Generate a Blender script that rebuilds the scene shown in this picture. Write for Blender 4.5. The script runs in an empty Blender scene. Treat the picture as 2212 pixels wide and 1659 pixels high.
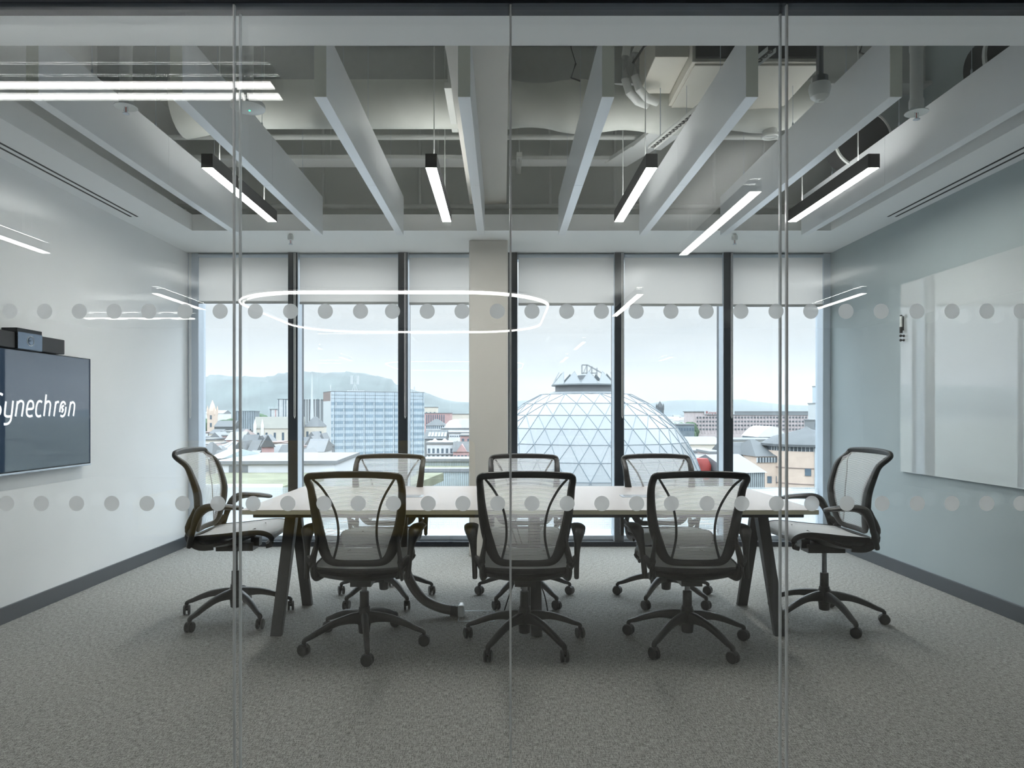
import bpy, bmesh, math, random
from mathutils import Vector, Matrix
PI = math.pi
R = math.radians
random.seed(7)
SC = bpy.context.scene
COL = SC.collection
# ------------------------------------------------------------------ camera
FPX, CX, CY, EYE = 1475.0, 1086.0, 892.0, 1.25          # focal length in pixels, vanishing point, eye height
cam_d = bpy.data.cameras.new('camera')
cam = bpy.data.objects.new('camera', cam_d); COL.objects.link(cam)
cam.location = (0, 0, EYE); cam.rotation_euler = (PI/2, 0, 0)
cam_d.sensor_width = 36; cam_d.lens = 36*FPX/2212
cam_d.shift_x = (1106-CX)/2212; cam_d.shift_y = (CY-829.5)/2212
cam_d.clip_end = 30000; cam_d.clip_start = 0.05
SC.camera = cam
# ------------------------------------------------------------------ view, exposure
SC.view_settings.view_transform = 'Standard'; SC.view_settings.look = 'None'
SC.view_settings.gamma = 1; SC.view_settings.use_curve_mapping = False
SC.view_settings.exposure = 0.5
SC.cycles.transparent_max_bounces = 40
SC.cycles.max_bounces = 10; SC.cycles.diffuse_bounces = 6; SC.cycles.glossy_bounces = 5
SC.cycles.sample_clamp_indirect = 6
# ------------------------------------------------------------------ sky
world = bpy.data.worlds.new('overcast_sky'); SC.world = world; world.use_nodes = True
def N(nt, t, **kw):
    n = nt.nodes.new(t)
    for k, v in kw.items():
        if k in n.inputs: n.inputs[k].default_value = v
        else: setattr(n, k, v)
    return n
nt = world.node_tree; nt.nodes.clear(); L = nt.links
tc = N(nt, 'ShaderNodeTexCoord'); sp = N(nt, 'ShaderNodeSeparateXYZ'); L.new(tc.outputs['Generated'], sp.inputs[0])
mp = N(nt, 'ShaderNodeMapping'); mp.inputs['Scale'].default_value = (1.0, 1.0, 4.5); L.new(tc.outputs['Generated'], mp.inputs[0])
nz = N(nt, 'ShaderNodeTexNoise', Scale=2.6, Detail=6.0, Roughness=0.55); L.new(mp.outputs[0], nz.inputs['Vector'])
cr = N(nt, 'ShaderNodeValToRGB'); L.new(nz.outputs[0], cr.inputs[0])
cr.color_ramp.elements[0].position = 0.36; cr.color_ramp.elements[0].color = (0.575, 0.60, 0.625, 1)
cr.color_ramp.elements[1].position = 0.66; cr.color_ramp.elements[1].color = (0.70, 0.70, 0.705, 1)
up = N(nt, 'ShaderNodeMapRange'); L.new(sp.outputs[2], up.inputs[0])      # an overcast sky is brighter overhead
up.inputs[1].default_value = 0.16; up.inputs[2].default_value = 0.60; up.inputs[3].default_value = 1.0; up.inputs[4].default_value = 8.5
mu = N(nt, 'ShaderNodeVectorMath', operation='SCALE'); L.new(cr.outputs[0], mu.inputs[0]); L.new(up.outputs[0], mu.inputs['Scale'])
tn = N(nt, 'ShaderNodeMapRange'); L.new(sp.outputs[2], tn.inputs[0]); tn.inputs[1].default_value = .15; tn.inputs[2].default_value = .5
mc = N(nt, 'ShaderNodeMix', data_type='RGBA', blend_type='MULTIPLY'); L.new(tn.outputs[0], mc.inputs[0]); L.new(mu.outputs[0], mc.inputs[6]); mc.inputs[7].default_value = (.90, .985, 1.07, 1)
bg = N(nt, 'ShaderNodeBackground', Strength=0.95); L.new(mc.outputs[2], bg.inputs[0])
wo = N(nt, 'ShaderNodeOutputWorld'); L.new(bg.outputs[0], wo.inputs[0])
world.cycles.sampling_method = 'MANUAL'; world.cycles.sample_map_resolution = 256
# sky portal over the window wall, so that daylight is sampled through the glazing
pd = bpy.data.lights.new('window_portal', 'AREA'); pd.shape = 'RECTANGLE'; pd.size = 6.1; pd.size_y = 2.8
pd.cycles.is_portal = True
po = bpy.data.objects.new('window_portal', pd); COL.objects.link(po)
po.location = (0.06, 6.62, 1.38); po.rotation_euler = (-PI/2, 0, 0)

# ------------------------------------------------------------------ materials
MATS = {}
def mat(name, col, rough=0.5, metal=0.0, noise=0.0, nscale=20.0, bump=0.0, bscale=60.0, spec=0.5, emis=None, estr=0.0, stretch=None, coat=0.0):
    if name in MATS: return MATS[name]
    m = bpy.data.materials.new(name); m.use_nodes = True; MATS[name] = m
    t = m.node_tree; t.nodes.clear()
    o = N(t, 'ShaderNodeOutputMaterial'); b = N(t, 'ShaderNodeBsdfPrincipled'); t.links.new(b.outputs[0], o.inputs[0])
    b.inputs['Base Color'].default_value = (*col, 1); b.inputs['Roughness'].default_value = rough
    b.inputs['Metallic'].default_value = metal; b.inputs['Specular IOR Level'].default_value = spec
    b.inputs['Coat Weight'].default_value = coat
    if emis: b.inputs['Emission Color'].default_value = (*emis, 1); b.inputs['Emission Strength'].default_value = estr
    tcn = N(t, 'ShaderNodeTexCoord'); mpn = N(t, 'ShaderNodeMapping'); t.links.new(tcn.outputs['Object'], mpn.inputs[0])
    if stretch: mpn.inputs['Scale'].default_value = stretch
    if noise > 0:
        n = N(t, 'ShaderNodeTexNoise', Scale=nscale, Detail=5.0, Roughness=0.6); t.links.new(mpn.outputs[0], n.inputs['Vector'])
        r = N(t, 'ShaderNodeValToRGB'); t.links.new(n.outputs[0], r.inputs[0])
        r.color_ramp.elements[0].position = .3; r.color_ramp.elements[1].position = .7
        r.color_ramp.elements[0].color = tuple(max(0, c*(1-noise)) for c in col)+(1,)
        r.color_ramp.elements[1].color = tuple(min(1, c*(1+noise)) for c in col)+(1,)
        t.links.new(r.outputs[0], b.inputs['Base Color'])
    if bump > 0:
        n2 = N(t, 'ShaderNodeTexNoise', Scale=bscale, Detail=4.0); t.links.new(mpn.outputs[0], n2.inputs['Vector'])
        bp = N(t, 'ShaderNodeBump', Strength=bump, Distance=0.01); t.links.new(n2.outputs[0], bp.inputs['Height'])
        t.links.new(bp.outputs[0], b.inputs['Normal'])
    return m
def glass(name, tint=(0.97, 0.985, 0.98), f0=0.04, film=None):
    """clear glass: every surface lets light through and mirrors a Fresnel share of it; film = a dot pattern printed on it"""
    m = bpy.data.materials.new(name); m.use_nodes = True; MATS[name] = m
    t = m.node_tree; t.nodes.clear(); o = N(t, 'ShaderNodeOutputMaterial')
    tr = N(t, 'ShaderNodeBsdfTransparent'); tr.inputs[0].default_value = (*tint, 1)
    gl = N(t, 'ShaderNodeBsdfGlossy'); gl.inputs['Roughness'].default_value = 0.0; gl.inputs[0].default_value = (1, 1, 1, 1)
    lw = N(t, 'ShaderNodeLayerWeight', Blend=0.5); pw = N(t, 'ShaderNodeMath', operation='POWER'); t.links.new(lw.outputs['Facing'], pw.inputs[0]); pw.inputs[1].default_value = 5
    ma = N(t, 'ShaderNodeMath', operation='MULTIPLY_ADD'); t.links.new(pw.outputs[0], ma.inputs[0]); ma.inputs[1].default_value = 1-f0; ma.inputs[2].default_value = f0
    mx = N(t, 'ShaderNodeMixShader'); t.links.new(ma.outputs[0], mx.inputs[0]); t.links.new(tr.outputs[0], mx.inputs[1]); t.links.new(gl.outputs[0], mx.inputs[2])
    t.links.new(mx.outputs[0], o.inputs[0])
    return m
def holes(name, col, kind, period, open_share, trans=0.3):
    """a sheet with real see-through gaps: 'rows' = horizontal threads, 'dots' = a square grid of round holes"""
    m = bpy.data.materials.new(name); m.use_nodes = True; MATS[name] = m
    t = m.node_tree; t.nodes.clear(); o = N(t, 'ShaderNodeOutputMaterial')
    tcn = N(t, 'ShaderNodeTexCoord'); s = N(t, 'ShaderNodeSeparateXYZ'); t.links.new(tcn.outputs['Object'], s.inputs[0])
    def frac(sock):
        a = N(t, 'ShaderNodeMath', operation='DIVIDE'); t.links.new(sock, a.inputs[0]); a.inputs[1].default_value = period
        b = N(t, 'ShaderNodeMath', operation='FRACT'); t.links.new(a.outputs[0], b.inputs[0])
        c = N(t, 'ShaderNodeMath', operation='SUBTRACT'); t.links.new(b.outputs[0], c.inputs[0]); c.inputs[1].default_value = 0.5
        d = N(t, 'ShaderNodeMath', operation='ABSOLUTE'); t.links.new(c.outputs[0], d.inputs[0]); return d.outputs[0]
    if kind == 'rows' or kind == 'rows_y':
        lt = N(t, 'ShaderNodeMath', operation='LESS_THAN'); t.links.new(frac(s.outputs[2] if kind == 'rows' else s.outputs[1]), lt.inputs[0]); lt.inputs[1].default_value = open_share/2
    else:
        a, b = frac(s.outputs[0]), frac(s.outputs[2])
        pa = N(t, 'ShaderNodeMath', operation='POWER'); t.links.new(a, pa.inputs[0]); pa.inputs[1].default_value = 2
        pb = N(t, 'ShaderNodeMath', operation='POWER'); t.links.new(b, pb.inputs[0]); pb.inputs[1].default_value = 2
        ad = N(t, 'ShaderNodeMath', operation='ADD'); t.links.new(pa.outputs[0], ad.inputs[0]); t.links.new(pb.outputs[0], ad.inputs[1])
        lt = N(t, 'ShaderNodeMath', operation='LESS_THAN'); t.links.new(ad.outputs[0], lt.inputs[0]); lt.inputs[1].default_value = open_share/PI
    d = N(t, 'ShaderNodeBsdfPrincipled'); d.inputs['Base Color'].default_value = (*col, 1); d.inputs['Roughness'].default_value = .55
    tl = N(t, 'ShaderNodeBsdfTranslucent'); tl.inputs[0].default_value = (*col, 1)
    m1 = N(t, 'ShaderNodeMixShader'); m1.inputs[0].default_value = trans; t.links.new(d.outputs[0], m1.inputs[1]); t.links.new(tl.outputs[0], m1.inputs[2])
    tr = N(t, 'ShaderNodeBsdfTransparent')
    m2 = N(t, 'ShaderNodeMixShader'); t.links.new(lt.outputs[0], m2.inputs[0]); t.links.new(m1.outputs[0], m2.inputs[1]); t.links.new(tr.outputs[0], m2.inputs[2])
    t.links.new(m2.outputs[0], o.inputs[0]); return m
def veil(name, col, clear, trans, weave=0.0):
    """a thin cloth or film that scatters light through itself and lets a little straight through"""
    m = bpy.data.materials.new(name); m.use_nodes = True; MATS[name] = m
    t = m.node_tree; t.nodes.clear(); o = N(t, 'ShaderNodeOutputMaterial')
    d = N(t, 'ShaderNodeBsdfDiffuse'); d.inputs[0].default_value = (*col, 1)
    tl = N(t, 'ShaderNodeBsdfTranslucent'); tl.inputs[0].default_value = (*col, 1)
    if weave:
        tcn = N(t, 'ShaderNodeTexCoord'); mpn = N(t, 'ShaderNodeMapping'); t.links.new(tcn.outputs['Object'], mpn.inputs[0]); mpn.inputs['Scale'].default_value = (3, 1, 60)
        n = N(t, 'ShaderNodeTexNoise', Scale=6.0, Detail=4.0); t.links.new(mpn.outputs[0], n.inputs['Vector'])
        r = N(t, 'ShaderNodeValToRGB'); t.links.new(n.outputs[0], r.inputs[0])
        r.color_ramp.elements[0].color = tuple(c*(1-weave) for c in col)+(1,); r.color_ramp.elements[1].color = (*col, 1)
        t.links.new(r.outputs[0], d.inputs[0]); t.links.new(r.outputs[0], tl.inputs[0])
    m1 = N(t, 'ShaderNodeMixShader'); m1.inputs[0].default_value = trans; t.links.new(d.outputs[0], m1.inputs[1]); t.links.new(tl.outputs[0], m1.inputs[2])
    tr = N(t, 'ShaderNodeBsdfTransparent'); m2 = N(t, 'ShaderNodeMixShader'); m2.inputs[0].default_value = clear
    t.links.new(m1.outputs[0], m2.inputs[1]); t.links.new(tr.outputs[0], m2.inputs[2]); t.links.new(m2.outputs[0], o.inputs[0]); return m
def lamp_mat(name, col, strength):
    m = bpy.data.materials.new(name); m.use_nodes = True; MATS[name] = m
    t = m.node_tree; t.nodes.clear(); o = N(t, 'ShaderNodeOutputMaterial'); e = N(t, 'ShaderNodeEmission'); e.inputs[0].default_value = (*col, 1); e.inputs[1].default_value = strength
    t.links.new(e.outputs[0], o.inputs[0]); return m
def carpet_mat():
    m = bpy.data.materials.new('grey_carpet'); m.use_nodes = True; t = m.node_tree; b = t.nodes['Principled BSDF']
    tcn = N(t, 'ShaderNodeTexCoord'); obj_c = tcn.outputs['Object']
    b.inputs['Roughness'].default_value = 0.95; b.inputs['Specular IOR Level'].default_value = 0.1
    n1 = N(t, 'ShaderNodeTexNoise', Scale=240.0, Detail=3.0, Roughness=.8); t.links.new(obj_c, n1.inputs['Vector'])
    mpa = N(t, 'ShaderNodeMapping'); mpa.inputs['Scale'].default_value = (210, 34, 1); t.links.new(obj_c, mpa.inputs[0])
    n2 = N(t, 'ShaderNodeTexNoise', Scale=1.0, Detail=3.0); t.links.new(mpa.outputs[0], n2.inputs['Vector'])
    mpb = N(t, 'ShaderNodeMapping'); mpb.inputs['Scale'].default_value = (34, 210, 1); t.links.new(obj_c, mpb.inputs[0])
    n3 = N(t, 'ShaderNodeTexNoise', Scale=1.0, Detail=3.0); t.links.new(mpb.outputs[0], n3.inputs['Vector'])
    a = N(t, 'ShaderNodeMath', operation='ADD'); t.links.new(n2.outputs[0], a.inputs[0]); t.links.new(n3.outputs[0], a.inputs[1])
    a2 = N(t, 'ShaderNodeMath', operation='MULTIPLY_ADD'); t.links.new(n1.outputs[0], a2.inputs[0]); a2.inputs[1].default_value = 2.6; t.links.new(a.outputs[0], a2.inputs[2])
    mr = N(t, 'ShaderNodeMapRange'); t.links.new(a2.outputs[0], mr.inputs[0]); mr.inputs[1].default_value = 2.0; mr.inputs[2].default_value = 2.6
    r = N(t, 'ShaderNodeValToRGB'); t.links.new(mr.outputs[0], r.inputs[0])
    r.color_ramp.elements[0].color = (0.10, 0.096, 0.09, 1); r.color_ramp.elements[1].color = (0.50, 0.49, 0.465, 1)
    t.links.new(r.outputs[0], b.inputs['Base Color'])
    bp = N(t, 'ShaderNodeBump', Strength=0.5, Distance=0.004); t.links.new(n1.outputs[0], bp.inputs['Height']); t.links.new(bp.outputs[0], b.inputs['Normal'])
    return m

M_carpet = carpet_mat()
M_wall = mat('white_wall_paint', (0.80, 0.81, 0.81), .45, noise=.02, nscale=3, spec=.35)
M_wallr = mat('grey_green_wall_paint', (0.36, 0.415, 0.425), .5, noise=.02, nscale=3, spec=.3)
M_soffit = mat('matt_ceiling_paint', (0.93, 0.935, 0.93), .7, noise=.02, nscale=2)
M_baffle = mat('pale_baffle_laminate', (0.84, 0.86, 0.88), .28, noise=.02, nscale=4, spec=.5)
M_bend = mat('cream_baffle_end', (0.70, 0.71, 0.62), .6, noise=.02, nscale=9)
M_slab = mat('painted_concrete', (0.74, 0.755, 0.72), .8, noise=.06, nscale=3, bump=.2, bscale=12)
M_plen = mat('service_wall_paint', (0.62, 0.635, 0.61), .8, noise=.06, nscale=2, bump=.1, bscale=8)
M_beam = mat('cream_beam_board', (0.64, 0.62, 0.57), .6, noise=.03, nscale=3)
M_col = mat('cream_column_board', (0.60, 0.58, 0.54), .45, noise=.03, nscale=2)
M_skirt = mat('dark_skirting', (0.075, 0.085, 0.095), .4, noise=.05, nscale=9)
M_black = mat('matt_black_metal', (0.012, 0.012, 0.013), .45, metal=.2, noise=.2, nscale=30)
M_blk2 = mat('satin_black_track', (0.010, 0.014, 0.022), .5, noise=.2, nscale=8, spec=.25)
M_mull = mat('dark_mullion', (0.022, 0.028, 0.036), .25, noise=.1, nscale=9, spec=.6)
M_alu = mat('anodised_aluminium', (0.55, 0.61, 0.68), .35, metal=.35, noise=.03, nscale=9)
M_seal = mat('clear_joint_profile', (0.62, 0.66, 0.68), .15, noise=.05, nscale=30, spec=.8)
M_glassF = glass('partition_glass', (0.985, 0.992, 0.989), .042)
M_glassW = glass('window_glass', (0.98, 0.99, 0.99), .03)
M_dot = veil('frosted_dot_film', (0.95, 0.97, 0.98), .30, .62)
M_blind = veil('grey_blind_fabric', (0.84, 0.81, 0.78), .07, .55, weave=.08)
M_frit = holes('white_perforated_film', (0.86, 0.90, 0.92), 'dots', 0.0095, .36, .55)
M_chain = mat('blind_chain_white', (0.80, 0.80, 0.78), .4, noise=.05, nscale=50)
M_table = mat('pale_birch_laminate', (0.48, 0.44, 0.425), .38, noise=.02, nscale=5, stretch=(1, 9, 1))
M_tedge = mat('birch_ply_edge', (0.70, 0.66, 0.50), .55, noise=.08, nscale=20, stretch=(.3, 1, 20))
M_tleg = mat('charcoal_steel', (0.030, 0.030, 0.031), .38, metal=.2, noise=.1, nscale=20)
M_tside = mat('brushed_leg_edge', (0.42, 0.43, 0.45), .3, metal=.7, noise=.05, nscale=30)
M_plas = mat('dark_taupe_plastic', (0.020, 0.019, 0.018), .42, noise=.08, nscale=40)
M_plasm = mat('warm_grey_plastic', (0.085, 0.078, 0.07), .40, noise=.06, nscale=40)
M_cast = mat('caster_black', (0.022, 0.021, 0.020), .38, noise=.1, nscale=40)
M_chrome = mat('gas_lift_steel', (0.30, 0.31, 0.33), .2, metal=.9, noise=.04, nscale=30)
M_mesh = holes('silver_chair_mesh', (0.97, 0.96, 0.97), 'rows', 0.0056, .44, .5)
M_seat = holes('silver_seat_mesh', (0.70, 0.71, 0.72), 'rows_y', 0.0056, .10, .2)
M_strap = mat('dark_mesh_strap', (0.055, 0.055, 0.055), .6, noise=.2, nscale=300)
M_tvf = mat('tv_bezel', (0.02, 0.022, 0.025), .25, metal=.5, noise=.1, nscale=30)
M_tvs = mat('tv_screen', (0.004, 0.010, 0.022), .03, spec=.5, emis=(.10, .35, .75), estr=.035)  # faint blue emission stands in for sky reflected in the screen
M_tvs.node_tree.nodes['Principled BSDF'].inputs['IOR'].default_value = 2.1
M_logo = mat('screen_lettering', (0.9, 0.9, 0.93), .5, noise=.01, emis=(.86, .87, .92), estr=.62)
M_bar = mat('video_bar_fabric', (0.028, 0.028, 0.030), .55, noise=.15, nscale=200)
M_barg = mat('video_bar_glass', (0.16, 0.20, 0.25), .06, metal=.8, noise=.03, nscale=10)
M_board = mat('white_glass_board', (0.50, 0.535, 0.54), .0, noise=.0, spec=1.0, coat=1.0)
M_pipe = mat('painted_pipe', (0.66, 0.675, 0.65), .5, noise=.04, nscale=10)
M_duct = mat('insulated_duct_wrap', (0.62, 0.635, 0.59), .7, noise=.06, nscale=5, bump=.35, bscale=9)
M_tray = holes('perforated_steel_tray', (0.88, 0.89, 0.88), 'dots', 0.030, .22, .0)
M_unit = mat('cream_fan_coil_casing', (0.62, 0.60, 0.53), .6, noise=.03, nscale=5)
M_void = mat('duct_mouth_black', (0.006, 0.006, 0.006), .9, noise=.1)
M_wht = mat('white_plastic', (0.74, 0.76, 0.74), .35, noise=.02, nscale=20)
M_lit = lamp_mat('led_diffuser', (1.0, 0.985, 0.95), 60.0)
M_lit2 = lamp_mat('office_led_diffuser', (1.0, 0.98, 0.95), 13.0)
M_upfill = lamp_mat('added_upfill_strip', (1.0, 0.99, 0.97), 10.0)  # glow of strips added on the pendants to brighten the ceiling
M_upfill2 = lamp_mat('added_office_upfill', (1.0, 0.99, 0.97), 42.0)  # added glow that lifts the office ceiling and its mirror image
M_green = lamp_mat('green_indicator', (0.05, 1.0, 0.45), 2.0)
M_offc = mat('office_ceiling_paint', (0.74, 0.76, 0.76), .8, noise=.04, nscale=3)
M_offw = mat('office_wall_paint', (0.12, 0.125, 0.13), .7, noise=.05, nscale=2)
M_och = mat('ochre_upholstery', (0.42, 0.30, 0.07), .8, noise=.15, nscale=30)

# ------------------------------------------------------------------ geometry helpers
def at(px, py, Y):
    """where a point seen at px, py stands if it is Y metres away"""
    return Vector(((px-CX)*Y/FPX, Y, EYE-(py-CY)*Y/FPX))
class M:
    def __init__(s): s.v = []; s.f = []
    def add(s, vs, fs):
        k = len(s.v); s.v += [tuple(v) for v in vs]; s.f += [tuple(i+k for i in f) for f in fs]; return s
    def box(s, x0, x1, y0, y1, z0, z1):
        return s.add([(x0,y0,z0),(x1,y0,z0),(x1,y1,z0),(x0,y1,z0),(x0,y0,z1),(x1,y0,z1),(x1,y1,z1),(x0,y1,z1)],
                     [(3,2,1,0),(4,5,6,7),(0,1,5,4),(1,2,6,5),(2,3,7,6),(3,0,4,7)])
    def prism(s, pts, z0, z1):
        a = sum(pts[i][0]*pts[(i+1)%len(pts)][1]-pts[(i+1)%len(pts)][0]*pts[i][1] for i in range(len(pts)))
        if a < 0: pts = pts[::-1]
        n = len(pts)
        return s.add([(p[0],p[1],z0) for p in pts]+[(p[0],p[1],z1) for p in pts],
                     [tuple(range(n-1,-1,-1)), tuple(range(n,2*n))]+[(i,(i+1)%n,(i+1)%n+n,i+n) for i in range(n)])
    def sweep(s, rings, cap=True, loop=False):
        n = len(rings[0]); k = len(rings); vs = [p for r in rings for p in r]; fs = []
        for i in range(k if loop else k-1):
            a, b = i*n, ((i+1) % k)*n
            for j in range(n): fs.append((a+j, a+(j+1)%n, b+(j+1)%n, b+j))
        if cap and not loop: fs += [tuple(range(n-1,-1,-1)), tuple((k-1)*n+j for j in range(n))]
        return s.add(vs, fs)
    def tube(s, pts, rad, n=10, up=(0,0,1), sq=2.0, loop=False):
        """a rounded bar along pts; rad = radius, (side, up) pair, or one of these per point; sq > 2 squares the section"""
        P = [Vector(p) for p in pts]; rings = []; K = len(P)
        if not isinstance(rad, list): rad = [rad]*K
        upv = Vector(up)
        for i, p in enumerate(P):
            if loop: t = (P[(i+1)%K]-P[i-1])
            else: t = (P[min(i+1,K-1)]-P[max(i-1,0)])
            t.normalize(); side = t.cross(upv)
            if side.length < 1e-4: side = t.cross(Vector((0,1,0)) if abs(t.y) < .9 else Vector((1,0,0)))
            side.normalize(); u = side.cross(t)
            a, b = rad[i] if isinstance(rad[i], (tuple, list)) else (rad[i], rad[i])
            ring = []
            for j in range(n):
                th = 2*PI*(j+.5)/n; c, q = math.cos(th), math.sin(th); e = 2/sq
                ring.append(p + side*a*math.copysign(abs(c)**e, c) + u*b*math.copysign(abs(q)**e, q))
            rings.append(ring)
        return s.sweep(rings, loop=loop)
    def lathe(s, prof, c=(0,0,0), n=24, axis='z'):
        rings = []
        for r, h in prof:
            ring = []
            for j in range(n):
                a = 2*PI*j/n; x, y = r*math.cos(a), r*math.sin(a)
                q = {'z': (x,y,h), 'y': (x,h,-y), 'x': (h,x,y)}[axis]
                ring.append((c[0]+q[0], c[1]+q[1], c[2]+q[2]))
            rings.append(ring)
        return s.sweep(rings)
    def disc(s, c, r, n=24, axis='y', t=.001):
        return s.lathe([(r,-t/2),(r,t/2)], c, n, axis)
    def build(s, name, m, parent=None, bevel=0, smooth=35, seg=2, loc=None):
        me = bpy.data.meshes.new(name); me.from_pydata(s.v, [], s.f); me.update()
        bm = bmesh.new(); bm.from_mesh(me); bmesh.ops.recalc_face_normals(bm, faces=bm.faces); bm.to_mesh(me); bm.free()
        if smooth:
            for p in me.polygons: p.use_smooth = True
            me.set_sharp_from_angle(angle=R(smooth))
        me.materials.append(m)
        o = bpy.data.objects.new(name, me); COL.objects.link(o)
        if parent: o.parent = parent
        if loc: o.location = loc
        if bevel:
            b = o.modifiers.new('bevel', 'BEVEL'); b.width = bevel; b.segments = seg; b.limit_method = 'ANGLE'; b.harden_normals = False
        return o
def tag(o, label, cat, group=None):
    o['label'] = label; o['category'] = cat
    if group: o['group'] = group
    return o
def thing(name, label, cat, loc=(0,0,0), rz=0, group=None):
    o = bpy.data.objects.new(name, None); COL.objects.link(o); o.location = loc; o.rotation_euler = (0,0,rz)
    o.empty_display_size = .1
    return tag(o, label, cat, group)
def struct(o, label=None):
    o['kind'] = 'structure'
    if label: o['label'] = label; o['category'] = 'room'
    return o
def copy_tree(o, parent=None):
    c = o.copy(); COL.objects.link(c)
    c.parent = parent
    for ch in o.children: copy_tree(ch, c)
    return c

# ------------------------------------------------------------------ room shell
XL, XR, YF, YB, ZS, ZT = -2.965, 3.09, 2.13, 6.40, 2.756, 3.95     # walls, glass line, facade, soffit, slab
YP = 2.23                                                        # inner face of the partition zone
struct(M().box(-8, 7, -9, 6.62, -.30, 0).build('floor', M_carpet, smooth=0), 'grey textured carpet running through the meeting room')
struct(M().box(XL-.12, XL, YF-.02, 6.62, 0, ZT).build('wall_left', M_wall, smooth=0), 'white wall carrying the television')
struct(M().box(XR, XR+.12, YF-.02, 6.62, 0, ZT).build('wall_right', M_wallr, smooth=0), 'grey-green wall carrying the glass writing board')
struct(M().box(XL-.12, XR+.12, 6.40, 6.62, ZS+.002, ZT+.2).build('wall_back', M_plen, smooth=0), 'upstand wall above the window blinds')
struct(M().box(XL-.12, XR+.12, YF-.05, 6.62, ZT, ZT+.25).build('ceiling', M_slab, smooth=0), 'exposed grey concrete soffit above the services')
struct(M().box(-8, 7, YF-.14, YF-.014, 2.60, ZT).build('wall_front', M_offw, smooth=0))
# plasterboard margin round the open ceiling
OX0, OX1, OY0, OY1, OZ = -2.566, 2.71, 2.80, 5.64, 2.89
c = M()
c.box(XL, OX0, YP-.12, YB, ZS, OZ); c.box(OX1, XR, YP-.12, YB, ZS, OZ)
c.box(OX0, OX1, YP-.12, OY0, ZS, OZ); c.box(OX0, OX1, OY1, YB, ZS, OZ)
struct(c.build('trim_1', M_soffit, smooth=0), 'white plasterboard ceiling margin round the open soffit')
# skirtings
struct(M().box(XL, XL+.014, YP, YB, 0, .10).build('baseboard_left', M_skirt, bevel=.002, smooth=0))
struct(M().box(XR-.014, XR, YP, YB, 0, .10).build('baseboard_right', M_skirt, bevel=.002, smooth=0))
# boxed beam and column
struct(M().box(-.275, .03, OY0-.02, 5.72, 3.0, ZT).build('ceiling_beam', M_beam, smooth=0), 'cream boxed beam running down the middle of the ceiling')
struct(M().box(-.294, .047, 5.94, 6.30, 0, ZS).build('wall_column', M_col, bevel=.012, smooth=0), 'square cream column between the windows')

# ------------------------------------------------------------------ window wall (six bays)
YG = 6.54
mull = [-1.970, -.937, .092, 1.093, 2.117]           # mullion centres
MW = .043
edges = [XL] + mull + [XR]
for i in range(6):
    a = edges[i] + (MW if i else .10); b = edges[i+1] - (MW if i < 5 else .075)
    w = bpy.data.objects.new('window_%d' % (i+1), None); COL.objects.link(w); w['kind'] = 'structure'; w.location = ((a+b)/2, YG, 0)
    h = (b-a)/2
    M().box(-h, h, -.006, .006, .09, ZS).build('window_pane', M_glassW, w, smooth=0)
    f = M(); f.box(-h, h, -.05, .05, .03, .085); f.box(-h, h, -.05, .05, ZS-.05, ZS)
    f.build('window_rail', M_alu, w, bevel=.003, smooth=0)
    M().box(-h, h, -.009, -.0075, .14, .54).build('perforated_film', M_frit, w, smooth=0)
for i, x in enumerate(mull):
    o = struct(M().box(x-MW, x+MW, YB, YG+.08, 0, ZS).build('window_mullion', M_mull, bevel=.003, smooth=0), 'dark vertical window post, number %d from the television wall' % (i+1))
    s = M(); s.box(x-MW-.004, x-MW, YB+.012, YG, 0, ZS); s.box(x+MW, x+MW+.004, YB+.012, YG, 0, ZS)
    s.build('mullion_side', M_alu, o, smooth=0)
s = M(); s.box(XL, XL+.10, YB+.03, YG+.05, 0, ZS); s.box(XR-.075, XR, YB+.03, YG+.05, 0, ZS)
struct(s.build('window_jamb', M_alu, bevel=.006, smooth=0), 'aluminium end posts of the window wall')
struct(M().box(XL, XR, YB-.02, YG+.06, 0, .045).build('window_sill', M_blk2, bevel=.004, smooth=0), 'low black sill at the foot of the windows')
# roller blinds
for i in range(6):
    a = edges[i] + (MW+.012 if i else .055); b = edges[i+1] - (MW-.004 if i < 5 else .07)
    if i == 2: b = -.01
    t = thing('roller_blind', ['pale grey roller blind beside the television wall', 'pale grey roller blind above the glass office tower',
        'narrow-looking roller blind just left of the cream column', 'pale grey roller blind above the glass dome', 'pale grey roller blind above the long pink mail building',
        'pale grey roller blind beside the grey-green wall'][i], 'blind', ((a+b)/2, 6.44, 2.28-.006*i), 0, 'roller blinds drawn part way down')
    h = (b-a)/2; zt = ZS-(2.28-.006*i)
    M().box(-h, h, -.0008, .0008, .02, zt-.03).build('blind_cloth', M_blind, t, smooth=0)
    M().box(-h, h, -.009, .009, 0, .024).build('hem_bar', mat('blind_hem_bar', (.42,.43,.42), .4, noise=.03), t, bevel=.004)
    M().lathe([(.022,-h),(.022,h)], (0,.012,zt-.024), 16, 'x').build('blind_roller', M_alu, t)
    # beaded chain looping down beside the mullion
    if i == 3: continue
    cx = -h-.012 if i == 0 else -h-.03
    k = M(); zc = 1.20-t.location.z
    n = 54
    for q in (-.006, .006):
        k.tube([(cx+q, -.058, zt-.01), (cx+q, -.058, zc+.02)], .0028, 6)
    k.tube([(cx-.006,-.058,zc+.02),(cx,-.058,zc),(cx+.006,-.058,zc+.02)], .0034, 6)
    k.build('pull_chain', M_chain, t)

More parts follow.
